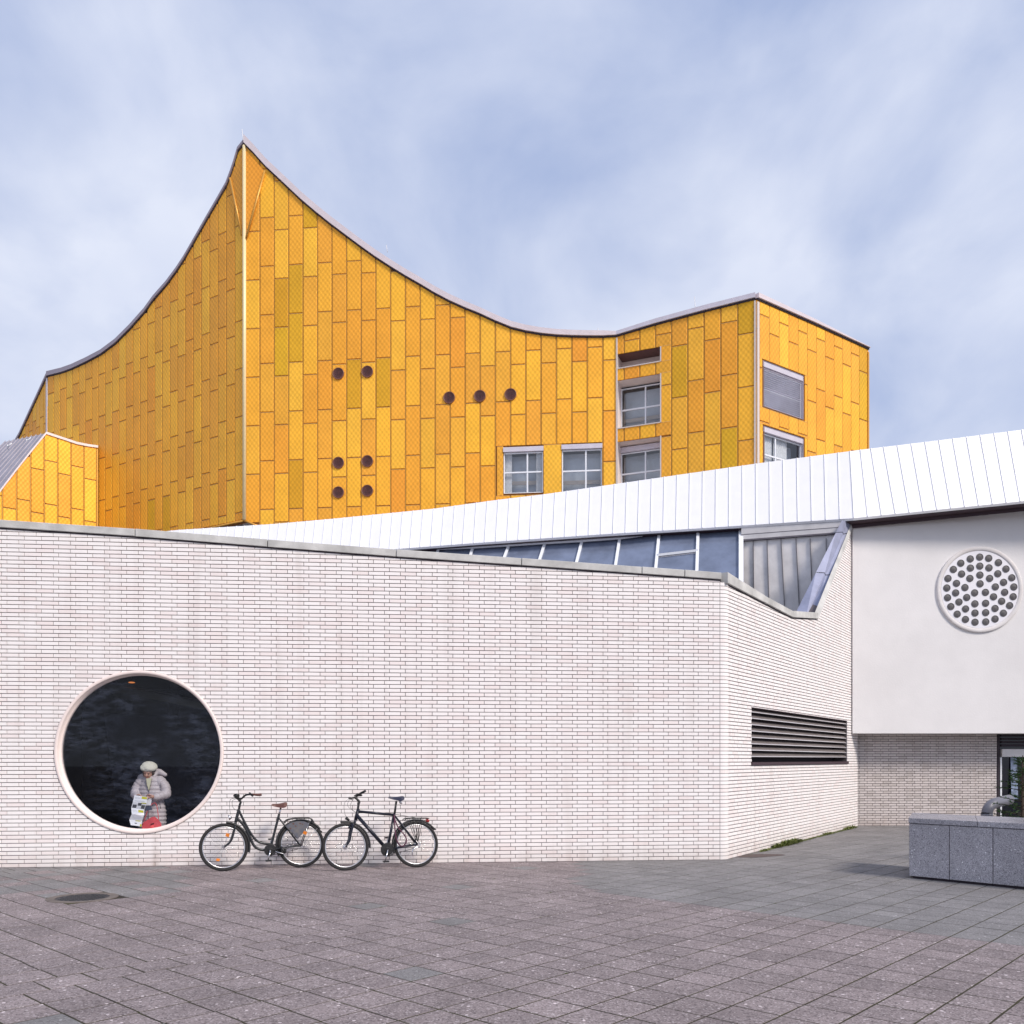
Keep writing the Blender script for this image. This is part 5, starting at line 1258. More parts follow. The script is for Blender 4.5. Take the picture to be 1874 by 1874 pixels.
class Bike:
    def __init__(s, label, ox, oy, xf, yf, xr, yr, lean):
        Zf = CH * F / (yf - HY); Zr = CH * F / (yr - HY); s.pl = Plane(xf, Zf, xr, Zr); s.lean = lean; s.ox, s.oy = ox, oy
        b = s.pl.pt(s.pl.uz((xf + xr) / 2, 1590)[0], 0); s.root = empty("bicycle", (b.x, b.y, 0), label, "bicycle", "bicycles leaning on the brick wall")
    def uz(s, x, y): return s.pl.uz(s.ox + x / 7.208, s.oy + y / 7.208)
    def at(s, u, z, o=0.0):
        return s.pl.pt(u, z * cos(s.lean) if False else z, o - z * math.tan(s.lean))
    def P(s, x, y, o=0.0): u, z = s.uz(x, y); return s.at(u, z, o)
    def build(s, mb, name, m, parent=None):
        o = mb.build(name, m, parent or s.root)
        if parent is None: into(o, s.root)
        return o
    def tubes(s, name, m, lst):
        mb = MB()
        for pts, r in lst:
            k_ = 1.3 if name in ("frame", "fork", "stem", "handlebar", "rack", "seat_post") else 1.1
            mb.tube([s.P(*p) for p in pts], [q * k_ for q in r] if isinstance(r, list) else r * k_, 10, 0, len(pts) > 2)
        return s.build(mb, name, m)
    def ring(s, mb, c, R_, r, seg=64, k=8, o=0.0, mi=0, a0=0, a1=2 * pi, fl=1.0):
        n_ = seg if a1 - a0 > 6.2 else seg + 1; V = []
        for i in range(n_):
            a = a0 + (a1 - a0) * i / seg
            for j in range(k):
                b = 2 * pi * j / k; rr = R_ + r * cos(b)
                V.append(s.at(c[0] + rr * cos(a), c[1] + rr * sin(a), o + r * fl * sin(b)))
        m_ = n_ if a1 - a0 > 6.2 else n_ - 1
        mb.mesh(V, [(i * k + j, i * k + (j + 1) % k, ((i + 1) % n_) * k + (j + 1) % k, ((i + 1) % n_) * k + j) for i in range(m_) for j in range(k)], mi, True)
    def wheel(s, c, Rr, refl=()):
        mb = MB(); s.ring(mb, c, Rr - 0.023, 0.023, 72, 10); w = s.build(mb, "wheel", M_TYRE)
        mb = MB(); s.ring(mb, c, Rr - 0.053, 0.009, 72, 8, fl=1.4); s.build(mb, "rim", M_RIM, w)
        mb = MB()
        for i in range(28):
            a = 2 * pi * i / 28; b = a + (0.5 if i % 2 else -0.5); sd = 0.02 if i % 4 < 2 else -0.02
            mb.tube([s.at(c[0] + 0.02 * cos(b), c[1] + 0.02 * sin(b), sd), s.at(c[0] + (Rr - 0.05) * cos(a), c[1] + (Rr - 0.05) * sin(a))], 0.0011, 4, caps=False)
        s.build(mb, "spokes", M_CHROME, w)['kind'] = 'stuff'
        mb = MB(); mb.tube([s.at(c[0], c[1], -0.045), s.at(c[0], c[1], 0.045)], 0.022, 12); s.build(mb, "hub", M_CHROME, w)
        for a, rr in refl:
            mb = MB(); q = (c[0] + rr * cos(a), c[1] + rr * sin(a)); mb.hexa([s.at(q[0] + u_, q[1] + z_, o_) for o_ in (0.02, -0.01) for u_, z_ in ((-0.03, -0.012), (0.02, -0.022), (0.03, 0.014), (-0.02, 0.022))]); s.build(mb, "reflector", M_REFL, w)
        return w
    def saddle(s, x0, y0, x1, y1, m, wid=0.075, drop=0.05):
        mb = MB(); a = s.uz(x0, y0); b = s.uz(x1, y1); n_ = 12; V = []
        for i in range(n_ + 1):
            t = i / n_; u = a[0] + (b[0] - a[0]) * t; z = a[1] + (b[1] - a[1]) * t - 0.014 * sin(pi * t)
            e_ = sqrt(max(0.02, 1 - max(0, (t - 0.78) / 0.22) ** 2)) * sqrt(max(0.15, 1 - max(0, (0.1 - t) / 0.1) ** 2))
            w = (0.020 + (wid - 0.020) * min(1, max(0, (t - 0.25) / 0.5)) ** 1.2) * e_
            dr = (0.030 + (drop - 0.030) * min(1, t / 0.7)) * (0.45 + 0.55 * e_); z -= (1 - e_) * 0.02
            for j in range(10):
                an_ = pi * j / 9; V.append(s.at(u, z - dr + dr * sin(an_) ** 0.6, w * cos(an_)))
        fc = [(i * 10 + j, i * 10 + j + 1, (i + 1) * 10 + j + 1, (i + 1) * 10 + j) for i in range(n_) for j in range(9)]
        fc += [tuple(range(10)), tuple(range(n_ * 10, n_ * 10 + 10))[::-1]] + [((i + 1) * 10, i * 10, i * 10 + 9, (i + 1) * 10 + 9) for i in range(n_)]
        mb.mesh(V, fc, 0, True); s.build(mb, "saddle", m)

# ---- step-through city bicycle
b1 = Bike("dark grey step-through bicycle with brown saddle and grips beside the round window", 350, 1430, 409.9, 1594.4, 552, 1587.8, radians(7))
cf = (b1.uz(432, 868)[0], 0.355); crr = (b1.uz(1455, 845)[0], 0.355)
b1.wheel(cf, 0.355, [(radians(-115), 0.2)]); b1.wheel(crr, 0.355)
mb = MB(); b1.ring(mb, cf, 0.372, 0.018, 40, 8, a0=radians(-14), a1=radians(84), fl=1.4); b1.build(mb, "mudguard", M_PLAST)
mb = MB(); b1.ring(mb, crr, 0.372, 0.018, 40, 8, a0=radians(38), a1=radians(205), fl=1.4); b1.build(mb, "mudguard", M_PLAST)
b1.tubes("frame", M_FR1, [([(640, 372), (612, 470), (596, 535)], 0.018), ([(644, 400), (740, 600), (835, 750), (920, 812), (1060, 828)], 0.014), ([(612, 490), (705, 590), (770, 720), (835, 855), (930, 905), (1040, 905)], 0.016),
    ([(728, 612), (752, 600)], 0.007), ([(805, 770), (845, 752)], 0.007), ([(1172, 440), (1110, 660), (1045, 905)], 0.015), ([(1045, 905, 0.02), (1250, 870, 0.05), (1445, 850, 0.05)], 0.009), ([(1045, 905, -0.02), (1445, 850, -0.05)], 0.009),
    ([(1160, 480), (1235, 575, 0.04), (1445, 850, 0.055)], 0.008), ([(1160, 480), (1235, 575, -0.04), (1445, 850, -0.055)], 0.008)])
b1.tubes("fork", M_FR1, [([(596, 535), (585, 590)], 0.016), ([(585, 590, 0.045), (545, 740, 0.05), (500, 820, 0.05), (432, 868, 0.05)], [0.011, 0.011, 0.009, 0.007]), ([(585, 590, -0.045), (545, 740, -0.05), (500, 820, -0.05), (432, 868, -0.05)], [0.011, 0.011, 0.009, 0.007]), ([(585, 585, -0.05), (585, 585, 0.05)], 0.011)])
b1.tubes("stem", M_PLAST, [([(640, 375), (652, 310), (664, 275), (640, 245), (612, 225)], 0.013)])
b1.tubes("handlebar", M_PLAST, [([(605, 205, -0.22), (600, 215, -0.12), (615, 228, 0.0), (660, 232, 0.10), (715, 178, 0.20), (800, 166, 0.27)], 0.011), ([(760, 150, 0.22), (800, 190, 0.26)], 0.012), ([(598, 190, 0.03), (625, 200, 0.06)], 0.026)])
b1.tubes("grip", M_SADB, [([(800, 167, 0.27), (860, 172, 0.29), (912, 168, 0.30)], [0.014, 0.018, 0.019])])
b1.tubes("grip", M_PLAST, [([(600, 200, -0.22), (640, 195, -0.30)], 0.018)])
b1.tubes("seat_post", M_CHROME, [([(1195, 355), (1172, 440)], 0.012)])
b1.saddle(1072, 300, 1280, 268, M_SADB, 0.10, 0.075)
b1.tubes("rack", M_PLAST, [([(1235, 555, 0.05), (1310, 502, 0.06), (1570, 490, 0.06), (1605, 535, 0.05)], 0.006), ([(1235, 555, -0.05), (1310, 502, -0.06), (1570, 490, -0.06), (1605, 535, -0.05)], 0.006), ([(1570, 545, 0.06), (1450, 845, 0.06)], 0.005), ([(1570, 545, -0.06), (1450, 845, -0.06)], 0.005), ([(1600, 560, 0), (1625, 535, 0)], 0.02), ([(1400, 500, -0.06), (1400, 500, 0.06)], 0.005), ([(1500, 495, -0.06), (1500, 495, 0.06)], 0.005)])
b1.tubes("stay", M_CHROME, [([(1560, 540, 0.062), (1445, 845, 0.062)], 0.0035), ([(1665, 620, 0.05), (1450, 850, 0.06)], 0.003), ([(432, 868, 0.055), (500, 640, 0.05)], 0.003)])
for sd in (0.05, -0.05):
    mb = MB(); q = [(1250, 590), (1310, 550), (1400, 527), (1490, 527), (1562, 555), (1480, 680), (1405, 762), (1330, 670)]
    mb.mesh([b1.P(x, y, sd + w) for w in (0.004, 0) for x, y in q], [tuple(range(8)), tuple(range(15, 7, -1))] + [(i, (i + 1) % 8, 8 + (i + 1) % 8, 8 + i) for i in range(8)], 0, False); b1.build(mb, "skirt_guard", M_GUARD)
mb = MB()
for (x, y, w) in ((1350, 560, 18), (1380, 590, 15), (1440, 555, 14), (1310, 620, 17), (1470, 565, 12)):
    mb.face([b1.P(x - w, y, 0.058), b1.P(x, y - w * 0.7, 0.058), b1.P(x + w, y + 3, 0.058), b1.P(x + 2, y + w * 0.8, 0.058)])
b1.build(mb, "skirt_guard_pattern", mat("brown_print", (0.09, 0.04, 0.03), 0.6))
def mech(b, cx, cy, rad, crank, pedal, hub):
    mb = MB(); c = b.uz(cx, cy); b.ring(mb, c, rad, 0.006, 40, 6, o=0.05); b.ring(mb, c, rad * 0.35, 0.008, 24, 6, o=0.05)
    for k in range(5):
        a = 2 * pi * k / 5; mb.tube([b.at(c[0] + 0.2 * rad * cos(a), c[1] + 0.2 * rad * sin(a), 0.05), b.at(c[0] + rad * cos(a), c[1] + rad * sin(a), 0.05)], 0.006, 5)
    mb.tube([b.at(c[0], c[1], 0.044), b.at(c[0], c[1], 0.047)], rad * 0.93, 28)
    mb.tube([b.at(c[0], c[1], -0.07), b.at(c[0], c[1], 0.07)], 0.026, 10); b.build(mb, "chainring", M_PLAST)
    mb = MB(); mb.tube([b.P(cx, cy, 0.075), b.P(*crank, 0.085)], [0.013, 0.010], 8); mb.tube([b.P(cx, cy, -0.07), b.P(2 * cx - crank[0], 2 * cy - crank[1], -0.08)], [0.013, 0.010], 8); b.build(mb, "crank", M_CHROME)
    for p, o_ in ((crank, 0.13), ((2 * cx - crank[0], 2 * cy - crank[1]), -0.13)):
        mb = MB(); q = b.P(p[0], p[1], o_); M_ = Matrix.Rotation(atan2(b.pl.d.y, b.pl.d.x), 3, 'Z'); mb.box(tuple(q), (0.085, 0.07, 0.022), M_); b.build(mb, "pedal", M_PLAST)
    mb = MB(); mb.tube([b.P(cx, cy - rad * 860, 0.05), b.P(hub[0], hub[1] - 30, 0.05)], 0.004, 5); mb.tube([b.P(cx, cy + rad * 860, 0.05), b.P(hub[0], hub[1] + 30, 0.05)], 0.004, 5); b.build(mb, "chain", M_PLAST)
mech(b1, 1040, 905, 0.085, (1005, 1035), None, (1450, 850))
mb = MB(); q = b1.P(1215, 900, 0.07); b1.ring(mb, b1.uz(1215, 905), 0.03, 0.016, 20, 8, o=0.06); mb.tube([b1.P(1180, 860, 0.06), b1.P(1235, 945, 0.07)], 0.02, 8); b1.build(mb, "lock", M_PLAST)
mb = MB(); mb.tube([b1.P(540, 478, 0), b1.P(498, 485, 0)], [0.02, 0.045], 14); b1.build(mb, "headlight", M_CHROME)
mb = MB(); q = b1.P(480, 708, 0.06); mb.box(tuple(q), (0.05, 0.015, 0.05), Matrix.Rotation(0.3, 3, 'Y')); b1.build(mb, "reflector", M_REFL)
mb = MB(); q = b1.P(1500, 678, 0.075); mb.box(tuple(q), (0.055, 0.012, 0.045), Matrix.Rotation(0.4, 3, 'Y')); b1.build(mb, "reflector", M_REFL)
mb = MB(); mb.tube([b1.P(1690, 645, 0), b1.P(1735, 672, 0)], [0.018, 0.01], 8); b1.build(mb, "mudflap", M_PLAST)
mb = MB(); mb.tube([b1.P(1605, 515, 0), b1.P(1620, 545, 0)], 0.02, 8); b1.build(mb, "tail_light", M_PLAST)
b1.tubes("cable", M_PLAST, [([(600, 225, 0.02), (530, 240, 0.03), (510, 310, 0.03), (525, 440, 0.02)], 0.0025), ([(620, 228, 0.05), (550, 260, 0.05), (560, 350, 0.03), (625, 400, 0.02)], 0.0025)])
b1.tubes("kickstand", M_CHROME, [([(1090, 915, 0.02), (1120, 925, 0.10), (1210, 950, 0.12)], 0.006)])

# ---- diamond frame trekking bicycle
b2 = Bike("dark blue diamond frame bicycle with navy saddle and black rear rack", 570, 1430, 633.8, 1593.2, 762.8, 1587.3, radians(7))
cf = (b2.uz(455, 868)[0], 0.355); crr = (b2.uz(1390, 840)[0], 0.355)
b2.wheel(cf, 0.355); b2.wheel(crr, 0.355)
mb = MB(); b2.ring(mb, cf, 0.372, 0.016, 40, 8, a0=radians(-4), a1=radians(100), fl=1.4); b2.build(mb, "mudguard", M_PLAST)
mb = MB(); b2.ring(mb, crr, 0.372, 0.016, 40, 8, a0=radians(35), a1=radians(200), fl=1.4); b2.build(mb, "mudguard", M_PLAST)
b2.tubes("frame", M_FR2, [([(636, 372), (598, 510)], 0.02), ([(640, 402), (1095, 446)], 0.016), ([(618, 455), (1000, 895)], 0.021), ([(1112, 430), (1010, 900)], 0.016),
    ([(1112, 450, 0.02), (1395, 830, 0.06)], 0.009), ([(1112, 450, -0.02), (1395, 830, -0.06)], 0.009), ([(1010, 900, 0.03), (1395, 832, 0.06)], 0.010), ([(1010, 900, -0.03), (1395, 832, -0.06)], 0.010)])
b2.tubes("fork", M_FR2, [([(598, 510), (575, 570)], 0.017), ([(560, 560, 0.05), (525, 680, 0.055), (505, 780, 0.055), (455, 865, 0.055)], [0.014, 0.012, 0.01, 0.008]), ([(560, 560, -0.05), (525, 680, -0.055), (505, 780, -0.055), (455, 865, -0.055)], [0.014, 0.012, 0.01, 0.008]), ([(545, 575, -0.06), (545, 575, 0.06)], 0.017), ([(520, 620, -0.055), (505, 600, 0.05)], 0.014)])
b2.tubes("stem", M_PLAST, [([(632, 375), (642, 310), (652, 275), (630, 245), (600, 218)], 0.014)])
b2.tubes("handlebar", M_PLAST, [([(585, 240, -0.28), (590, 225, -0.12), (600, 215, 0), (605, 190, 0.14), (640, 148, 0.26)], 0.011), ([(600, 188, 0.15), (655, 182, 0.2)], 0.01), ([(575, 190, 0.1), (600, 165, 0.2)], 0.008)])
b2.tubes("grip", M_PLAST, [([(618, 168, 0.2), (678, 122, 0.32)], 0.017)]); b2.tubes("grip", M_PLAST, [([(585, 240, -0.22), (575, 235, -0.32)], 0.017)])
b2.tubes("seat_post", M_PLAST, [([(1145, 270), (1118, 430)], 0.013)])
b2.saddle(1042, 200, 1252, 190, M_SADN, 0.085, 0.065)
b2.tubes("saddle_springs", M_CHROME, [([(1190, 262, 0.03), (1210, 300, 0.03)], 0.012), ([(1190, 262, -0.03), (1210, 300, -0.03)], 0.012)])
b2.tubes("rack", M_PLAST, [([(1230, 520, 0.05), (1290, 492, 0.06), (1560, 490, 0.06)], 0.0055), ([(1230, 520, -0.05), (1290, 492, -0.06), (1560, 490, -0.06)], 0.0055), ([(1120, 440, 0.02), (1230, 455, .04), (1380, 480, 0.05)], 0.003), ([(1350, 495, -0.06), (1350, 495, 0.06)], 0.005), ([(1450, 492, -0.06), (1450, 492, 0.06)], 0.005), ([(1555, 490, -0.06), (1555, 490, 0.06)], 0.006)] + [([(x, 495, s_), (1400, 800, s_)], 0.0035) for x in (1300, 1370, 1440, 1480) for s_ in (0.06, -0.06)])
mech(b2, 1000, 900, 0.10, (960, 1045), None, (1395, 835))
mb = MB(); b2.ring(mb, b2.uz(1395, 835), 0.045, 0.005, 30, 6, o=0.05); b2.ring(mb, b2.uz(1395, 835), 0.03, 0.006, 24, 6, o=0.045); b2.build(mb, "cassette", M_CHROME)
b2.tubes("derailleur", M_CHROME, [([(1395, 860, 0.06), (1330, 900, 0.07), (1325, 980, 0.06)], 0.010)])
mb = MB(); c = b2.uz(450, 872); b2.ring(mb, c, 0.022, 0.014, 24, 8, o=0.0, fl=2); b2.build(mb, "hub_dynamo", M_CHROME)
mb = MB(); mb.tube([b2.P(515, 520, 0), b2.P(468, 485, 0)], [0.014, 0.028], 12); b2.build(mb, "headlight", M_PLAST)
mb = MB(); mb.tube([b2.P(1530, 515, 0), b2.P(1572, 530, 0)], [0.03, 0.02], 10); b2.build(mb, "tail_light", M_RED)
mb = MB(); mb.tube([b2.P(1600, 600, 0), b2.P(1660, 645, 0)], [0.02, 0.008], 8); b2.build(mb, "mudflap", M_PLAST)
b2.tubes("cable", M_PLAST, [([(600, 215, 0.03), (500, 240, 0.05), (445, 300, 0.05), (450, 420, 0.03), (480, 480, 0.02)], 0.0022), ([(605, 195, 0.1), (510, 240, 0.1), (490, 330, 0.06), (600, 415, 0.02)], 0.0022), ([(640, 170, 0.2), (560, 230, 0.12), (520, 340, 0.08), (620, 430, 0.02)], 0.0022)])
b2.tubes("lock", M_LOCK, [([(1105, 445, 0.03), (1105, 600, 0.05), (1115, 740, 0.06), (1160, 840, 0.06), (1215, 845, 0.06), (1252, 780, 0.06), (1225, 705, 0.06), (1150, 610, 0.05), (1110, 500, 0.04), (1105, 445, 0.03)], 0.009)])

# ================================================================== PERSON AT THE WINDOW, BROCHURE, BAG
SKIN = mat("skin", (0.50, 0.27, 0.20), 0.5); COAT = mat("puffer_coat", (0.47, 0.42, 0.44), 0.55, var=0.08, vscale=12); BERET = mat("beret_wool", (0.62, 0.60, 0.52), 0.95, bump=0.6, bscale=120); SCARF = mat("cream_scarf", (0.62, 0.60, 0.42), 0.9); HAIR = mat("dark_hair", (0.05, 0.03, 0.02), 0.6)
ZP = 14.32; SPP = F / ZP
def W(x, y, dy=0.0):
    """crop pixel (200,1370, scale 11.7125) at the person's depth; dy metres towards the camera"""
    return P3(200 + x / 11.7125, 1370 + y / 11.7125, ZP - dy)
pr = empty("person", (W(860, 0).x, ZP, 0.02), "person in a cream beret and pale quilted coat reading a folded leaflet inside the window", "person")
def blob(parts, name, m, voxel=0.012, parent=None, smooth=4, disp=0):
    """union of ellipsoids and tapered capsules remeshed into one continuous skin"""
    bm = bmesh.new()
    for p in parts:
        if p[0] == 'e':
            _, c, r, rotz = p; mt = Matrix.Translation(c) @ (rotz if rotz is not None else Matrix.Identity(4)) @ Matrix.Diagonal((*r, 1)); bmesh.ops.create_uvsphere(bm, u_segments=20, v_segments=14, radius=1, matrix=mt)
        else:
            _, pts, rr = p
            for (a, ra_), (b, rb_) in zip(zip(pts, rr), zip(pts[1:], rr[1:])):
                a = Vector(a); b = Vector(b); n_ = max(2, int((b - a).length / (min(ra_, rb_) * 0.35)))
                for k in range(n_ + 1):
                    t = k / n_; bmesh.ops.create_uvsphere(bm, u_segments=12, v_segments=8, radius=ra_ + (rb_ - ra_) * t, matrix=Matrix.Translation(a + (b - a) * t))
    me = bpy.data.meshes.new(name); bm.to_mesh(me); bm.free()
    tmp = bpy.data.objects.new("tmp", me); COL.objects.link(tmp)
    md = tmp.modifiers.new("r", 'REMESH'); md.mode = 'VOXEL'; md.voxel_size = voxel; md.use_smooth_shade = True
    s2 = tmp.modifiers.new("s", 'SMOOTH'); s2.factor = 0.5; s2.iterations = smooth
    dg = bpy.context.evaluated_depsgraph_get(); dg.update(); ev = tmp.evaluated_get(dg); me2 = bpy.data.meshes.new_from_object(ev)
    bpy.data.objects.remove(tmp); me2.materials.clear(); me2.materials.append(m); me2.name = name
    for p in me2.polygons: p.use_smooth = True
    o = bpy.data.objects.new(name, me2); link(o, parent or pr)
    if parent is None or parent is pr: into(o, pr)
    return o
tiltR = Matrix.Rotation(radians(26), 4, 'X') @ Matrix.Rotation(radians(8), 4, 'Y')   # head bowed to the leaflet
hc = W(845, 490, 0.06)
def hp(x, y, z): return hc + (tiltR @ Vector((x, y, z)))
body = [('e', hc, (0.074, 0.094, 0.108), tiltR), ('e', hp(0, -0.03, -0.055), (0.052, 0.06, 0.055), tiltR),   # skull and jaw
        ('c', [hp(0, -0.085, 0.012), hp(0, -0.108, -0.022)], [0.012, 0.017]),                                   # nose
        ('c', [hp(-0.03, -0.083, -0.018), hp(-0.04, -0.075, -0.045)], [0.018, 0.016]), ('c', [hp(0.03, -0.083, -0.018), hp(0.04, -0.075, -0.045)], [0.018, 0.016]),
        ('c', [hp(-0.035, -0.083, 0.026), hp(0.035, -0.083, 0.026)], [0.014, 0.014]), ('e', hp(0, -0.088, -0.085), (0.02, 0.015, 0.016), tiltR),
        ('e', hp(-0.078, 0.005, -0.01), (0.012, 0.02, 0.03), tiltR), ('e', hp(0.078, 0.005, -0.01), (0.012, 0.02, 0.03), tiltR),
        ('c', [hp(0, 0.03, -0.07), W(845, 700, -0.02)], [0.055, 0.06]),
        ('c', [W(870, 700, -0.03), W(880, 950, -0.02), W(900, 1300, -0.02)], [0.085, 0.10, 0.11]),
        ('c', [W(850, 720), W(700, 720), W(600, 820), W(560, 1000, 0.05), W(620, 1035, 0.22)], [0.07, 0.06, 0.05, 0.042, 0.03]),
        ('c', [W(850, 720), W(1040, 720), W(1160, 840), W(1200, 990, 0.03), W(1010, 1045, 0.20), W(930, 1030, 0.27)], [0.07, 0.06, 0.05, 0.042, 0.033, 0.027]),
        ('c', [W(800, 1300), (W(790, 0).x, ZP, 0.55), (W(785, 0).x, ZP, 0.10)], [0.10, 0.065, 0.045]), ('c', [W(940, 1300), (W(950, 0).x, ZP, 0.55), (W(955, 0).x, ZP, 0.10)], [0.10, 0.065, 0.045])]
# hands: palm plus thumb and four bent fingers each
def hand(c, sx):
    P_ = [('e', c, (0.034, 0.022, 0.03), None)]
    for k in range(4):
        b = c + Vector((sx * 0.03, -0.010, 0.024 - 0.016 * k)); m1_ = b + Vector((sx * 0.030, -0.012, -0.004)); t_ = m1_ + Vector((sx * (0.020 - 0.003 * abs(k - 1)), 0.012, -0.006))
        P_.append(('c', [b, m1_, t_], [0.0085, 0.008, 0.007]))
    P_.append(('c', [c + Vector((-sx * 0.0, -0.02, 0.022)), c + Vector((sx * 0.028, -0.035, 0.034)), c + Vector((sx * 0.052, -0.032, 0.03))], [0.011, 0.009, 0.008])); return P_
hL = W(600, 1030, 0.27); hR = W(905, 1025, 0.30)
blob(body, "body", SKIN, 0.007, smooth=3)
blob(hand(hR, -1), "hand", SKIN, 0.0045, smooth=2); blob(hand(hL, 1), "hand", SKIN, 0.0045, smooth=2)
mb = MB()
for s_ in (-1, 1): mb.tube([hp(s_ * 0.045, -0.088, 0.006), hp(s_ * 0.03, -0.096, 0.002), hp(s_ * 0.016, -0.092, 0.006)], 0.004, 6)
into(mb.build("eyelid", HAIR, pr), pr)
mb = MB(); mb.tube([hp(-0.024, -0.094, -0.052), hp(0, -0.101, -0.055), hp(0.024, -0.094, -0.052)], 0.0045, 6); into(mb.build("mouth", mat("lips", (0.35, 0.09, 0.08), 0.5), pr), pr)
blob([('e', hp(0, 0.028, 0.01), (0.088, 0.09, 0.10), tiltR), ('c', [hp(-0.076, -0.02, 0.0), hp(-0.074, -0.01, -0.085)], [0.022, 0.016]), ('c', [hp(0.076, -0.02, 0.0), hp(0.074, -0.01, -0.085)], [0.026, 0.018])], "hair", HAIR, 0.009)
bt = Matrix.Rotation(radians(10), 4, 'Y')
blob([('e', hp(0.01, 0.02, 0.085), (0.122, 0.125, 0.062), tiltR @ bt), ('e', hp(-0.045, -0.02, 0.07), (0.08, 0.085, 0.05), tiltR @ bt), ('e', hp(0.0, -0.005, 0.06), (0.088, 0.10, 0.03), tiltR), ('c', [hp(0.0, 0.02, 0.14), hp(-0.01, 0.02, 0.165)], [0.008, 0.006])], "beret", BERET, 0.008)
# quilted coat: stacked puffs make the baffles
coat = []
def puffs(pts, rr, step, parts):
    for (a, ra_), (b, rb_) in zip(zip(pts, rr), zip(pts[1:], rr[1:])):
        a = Vector(a); b = Vector(b); n_ = max(1, int(round((b - a).length / step)))
        for k in range(n_):
            t = (k + 0.5) / n_; r_ = ra_ + (rb_ - ra_) * t; q = (b - a).normalized().to_track_quat('Z', 'Y').to_matrix().to_4x4()
            parts.append(('e', a + (b - a) * t, (r_, r_, max(step * 0.72, 0.02)), q))
        parts.append(('c', [a, b], [ra_ * 0.93, rb_ * 0.93]))
for z, hw, dp_, xc in ((690, 0.185, 0.12, 905), (770, 0.20, 0.13, 905), (850, 0.205, 0.14, 905), (930, 0.205, 0.145, 905), (1010, 0.205, 0.15, 915), (1090, 0.195, 0.15, 925), (1170, 0.19, 0.15, 930), (1250, 0.20, 0.155, 935), (1335, 0.21, 0.16, 940), (1420, 0.215, 0.165, 940), (1505, 0.22, 0.17, 935), (1590, 0.22, 0.175, 930), (1675, 0.22, 0.175, 930), (1760, 0.22, 0.17, 930), (1850, 0.215, 0.17, 930)):
    c = W(xc, z, -0.005); coat.append(('e', c, (hw, dp_, 0.050), None)); coat.append(('e', c, (hw * 0.97, dp_ * 0.97, 0.10), None))
puffs([W(690, 700), W(600, 820, 0.0), W(545, 985, 0.06), W(590, 1030, 0.2)], [0.085, 0.082, 0.072, 0.06], 0.07, coat)
puffs([W(1080, 690), W(1195, 820, 0.0), W(1225, 975, 0.04), W(990, 1040, 0.22)], [0.092, 0.088, 0.08, 0.062], 0.07, coat)
co_ = blob(coat, "coat", COAT, 0.0085, smooth=2)
blob([('c', [W(770, 560, 0.02), W(690, 600, 0.0), W(640, 620, -0.02)], [0.035, 0.045, 0.03]), ('c', [W(990, 470, -0.02), W(1080, 500, -0.03), W(1200, 560, -0.04)], [0.04, 0.05, 0.032]), ('c', [W(800, 560, -0.12), W(900, 540, -0.15), W(1050, 520, -0.1)], [0.05, 0.07, 0.06]), ('c', [W(960, 600, 0.05), W(1010, 520, 0.0)], [0.03, 0.035])], "hood", COAT, 0.009)
mb = MB(); q = [(790, 640), (905, 635), (890, 730), (850, 905), (808, 770)]
fr_ = [W(x, y, 0.150) for x, y in q]; bk_ = [W(x, y, 0.09) for x, y in q]; mb.mesh(fr_ + bk_, [(0, 1, 2, 3, 4)] + [(i, (i + 1) % 5, 5 + (i + 1) % 5, 5 + i) for i in range(5)], 0, False); into(mb.build("scarf", SCARF, pr), pr)
mb = MB(); mb.tube([W(915, 640, 0.155), W(900, 730, 0.158), W(852, 915, 0.15), W(840, 1400, 0.165), W(835, 1850, 0.175)], 0.004, 6); mb.tube([W(785, 650, 0.15), W(802, 770, 0.15), W(848, 915, 0.15)], 0.004, 6); mb.tube([W(1060, 1120, 0.14), W(1105, 1290, 0.13)], 0.005, 6); mb.tube([W(1110, 850, 0.10), W(1105, 740, 0.10)], 0.004, 6)
into(mb.build("zip", mat("coat_zip", (0.12, 0.10, 0.11), 0.5), pr), pr)
for xx in (785, 955):
    blob([('c', [(W(xx, 0).x, ZP + 0.04, 0.075), (W(xx, 0).x, ZP - 0.14, 0.055)], [0.05, 0.035])], "shoe", M_BLACK, 0.01)

lf = empty("leaflet", tuple(W(640, 1650, 0.34)), "white folded leaflet with yellow blocks hanging open from the person's hands", "leaflet")
fold = [((540, 998, .34), (820, 1035, .34)), ((505, 1140, .36), (800, 1165, .36)), ((470, 1270, .34), (750, 1312, .34)), ((480, 1400, .38), (745, 1425, .38)), ((428, 1525, .34), (700, 1552, .34)), ((460, 1640, .37), (690, 1670, .37))]
M_PAPER = mat("paper", (0.80, 0.80, 0.84), 0.7); M_YEL = mat("yellow_print", (0.55, 0.50, 0.02), 0.7); M_DPR = mat("dark_print", (0.08, 0.08, 0.09), 0.7); M_TXT = mat("grey_print", (0.45, 0.45, 0.48), 0.7)
def lpt(i, s_, t_, lift=0.0):
    a = lerp(W(*fold[i][0]), W(*fold[i][1]), s_); b = lerp(W(*fold[i + 1][0]), W(*fold[i + 1][1]), s_); return lerp(a, b, t_) + Vector((0, -lift, 0))
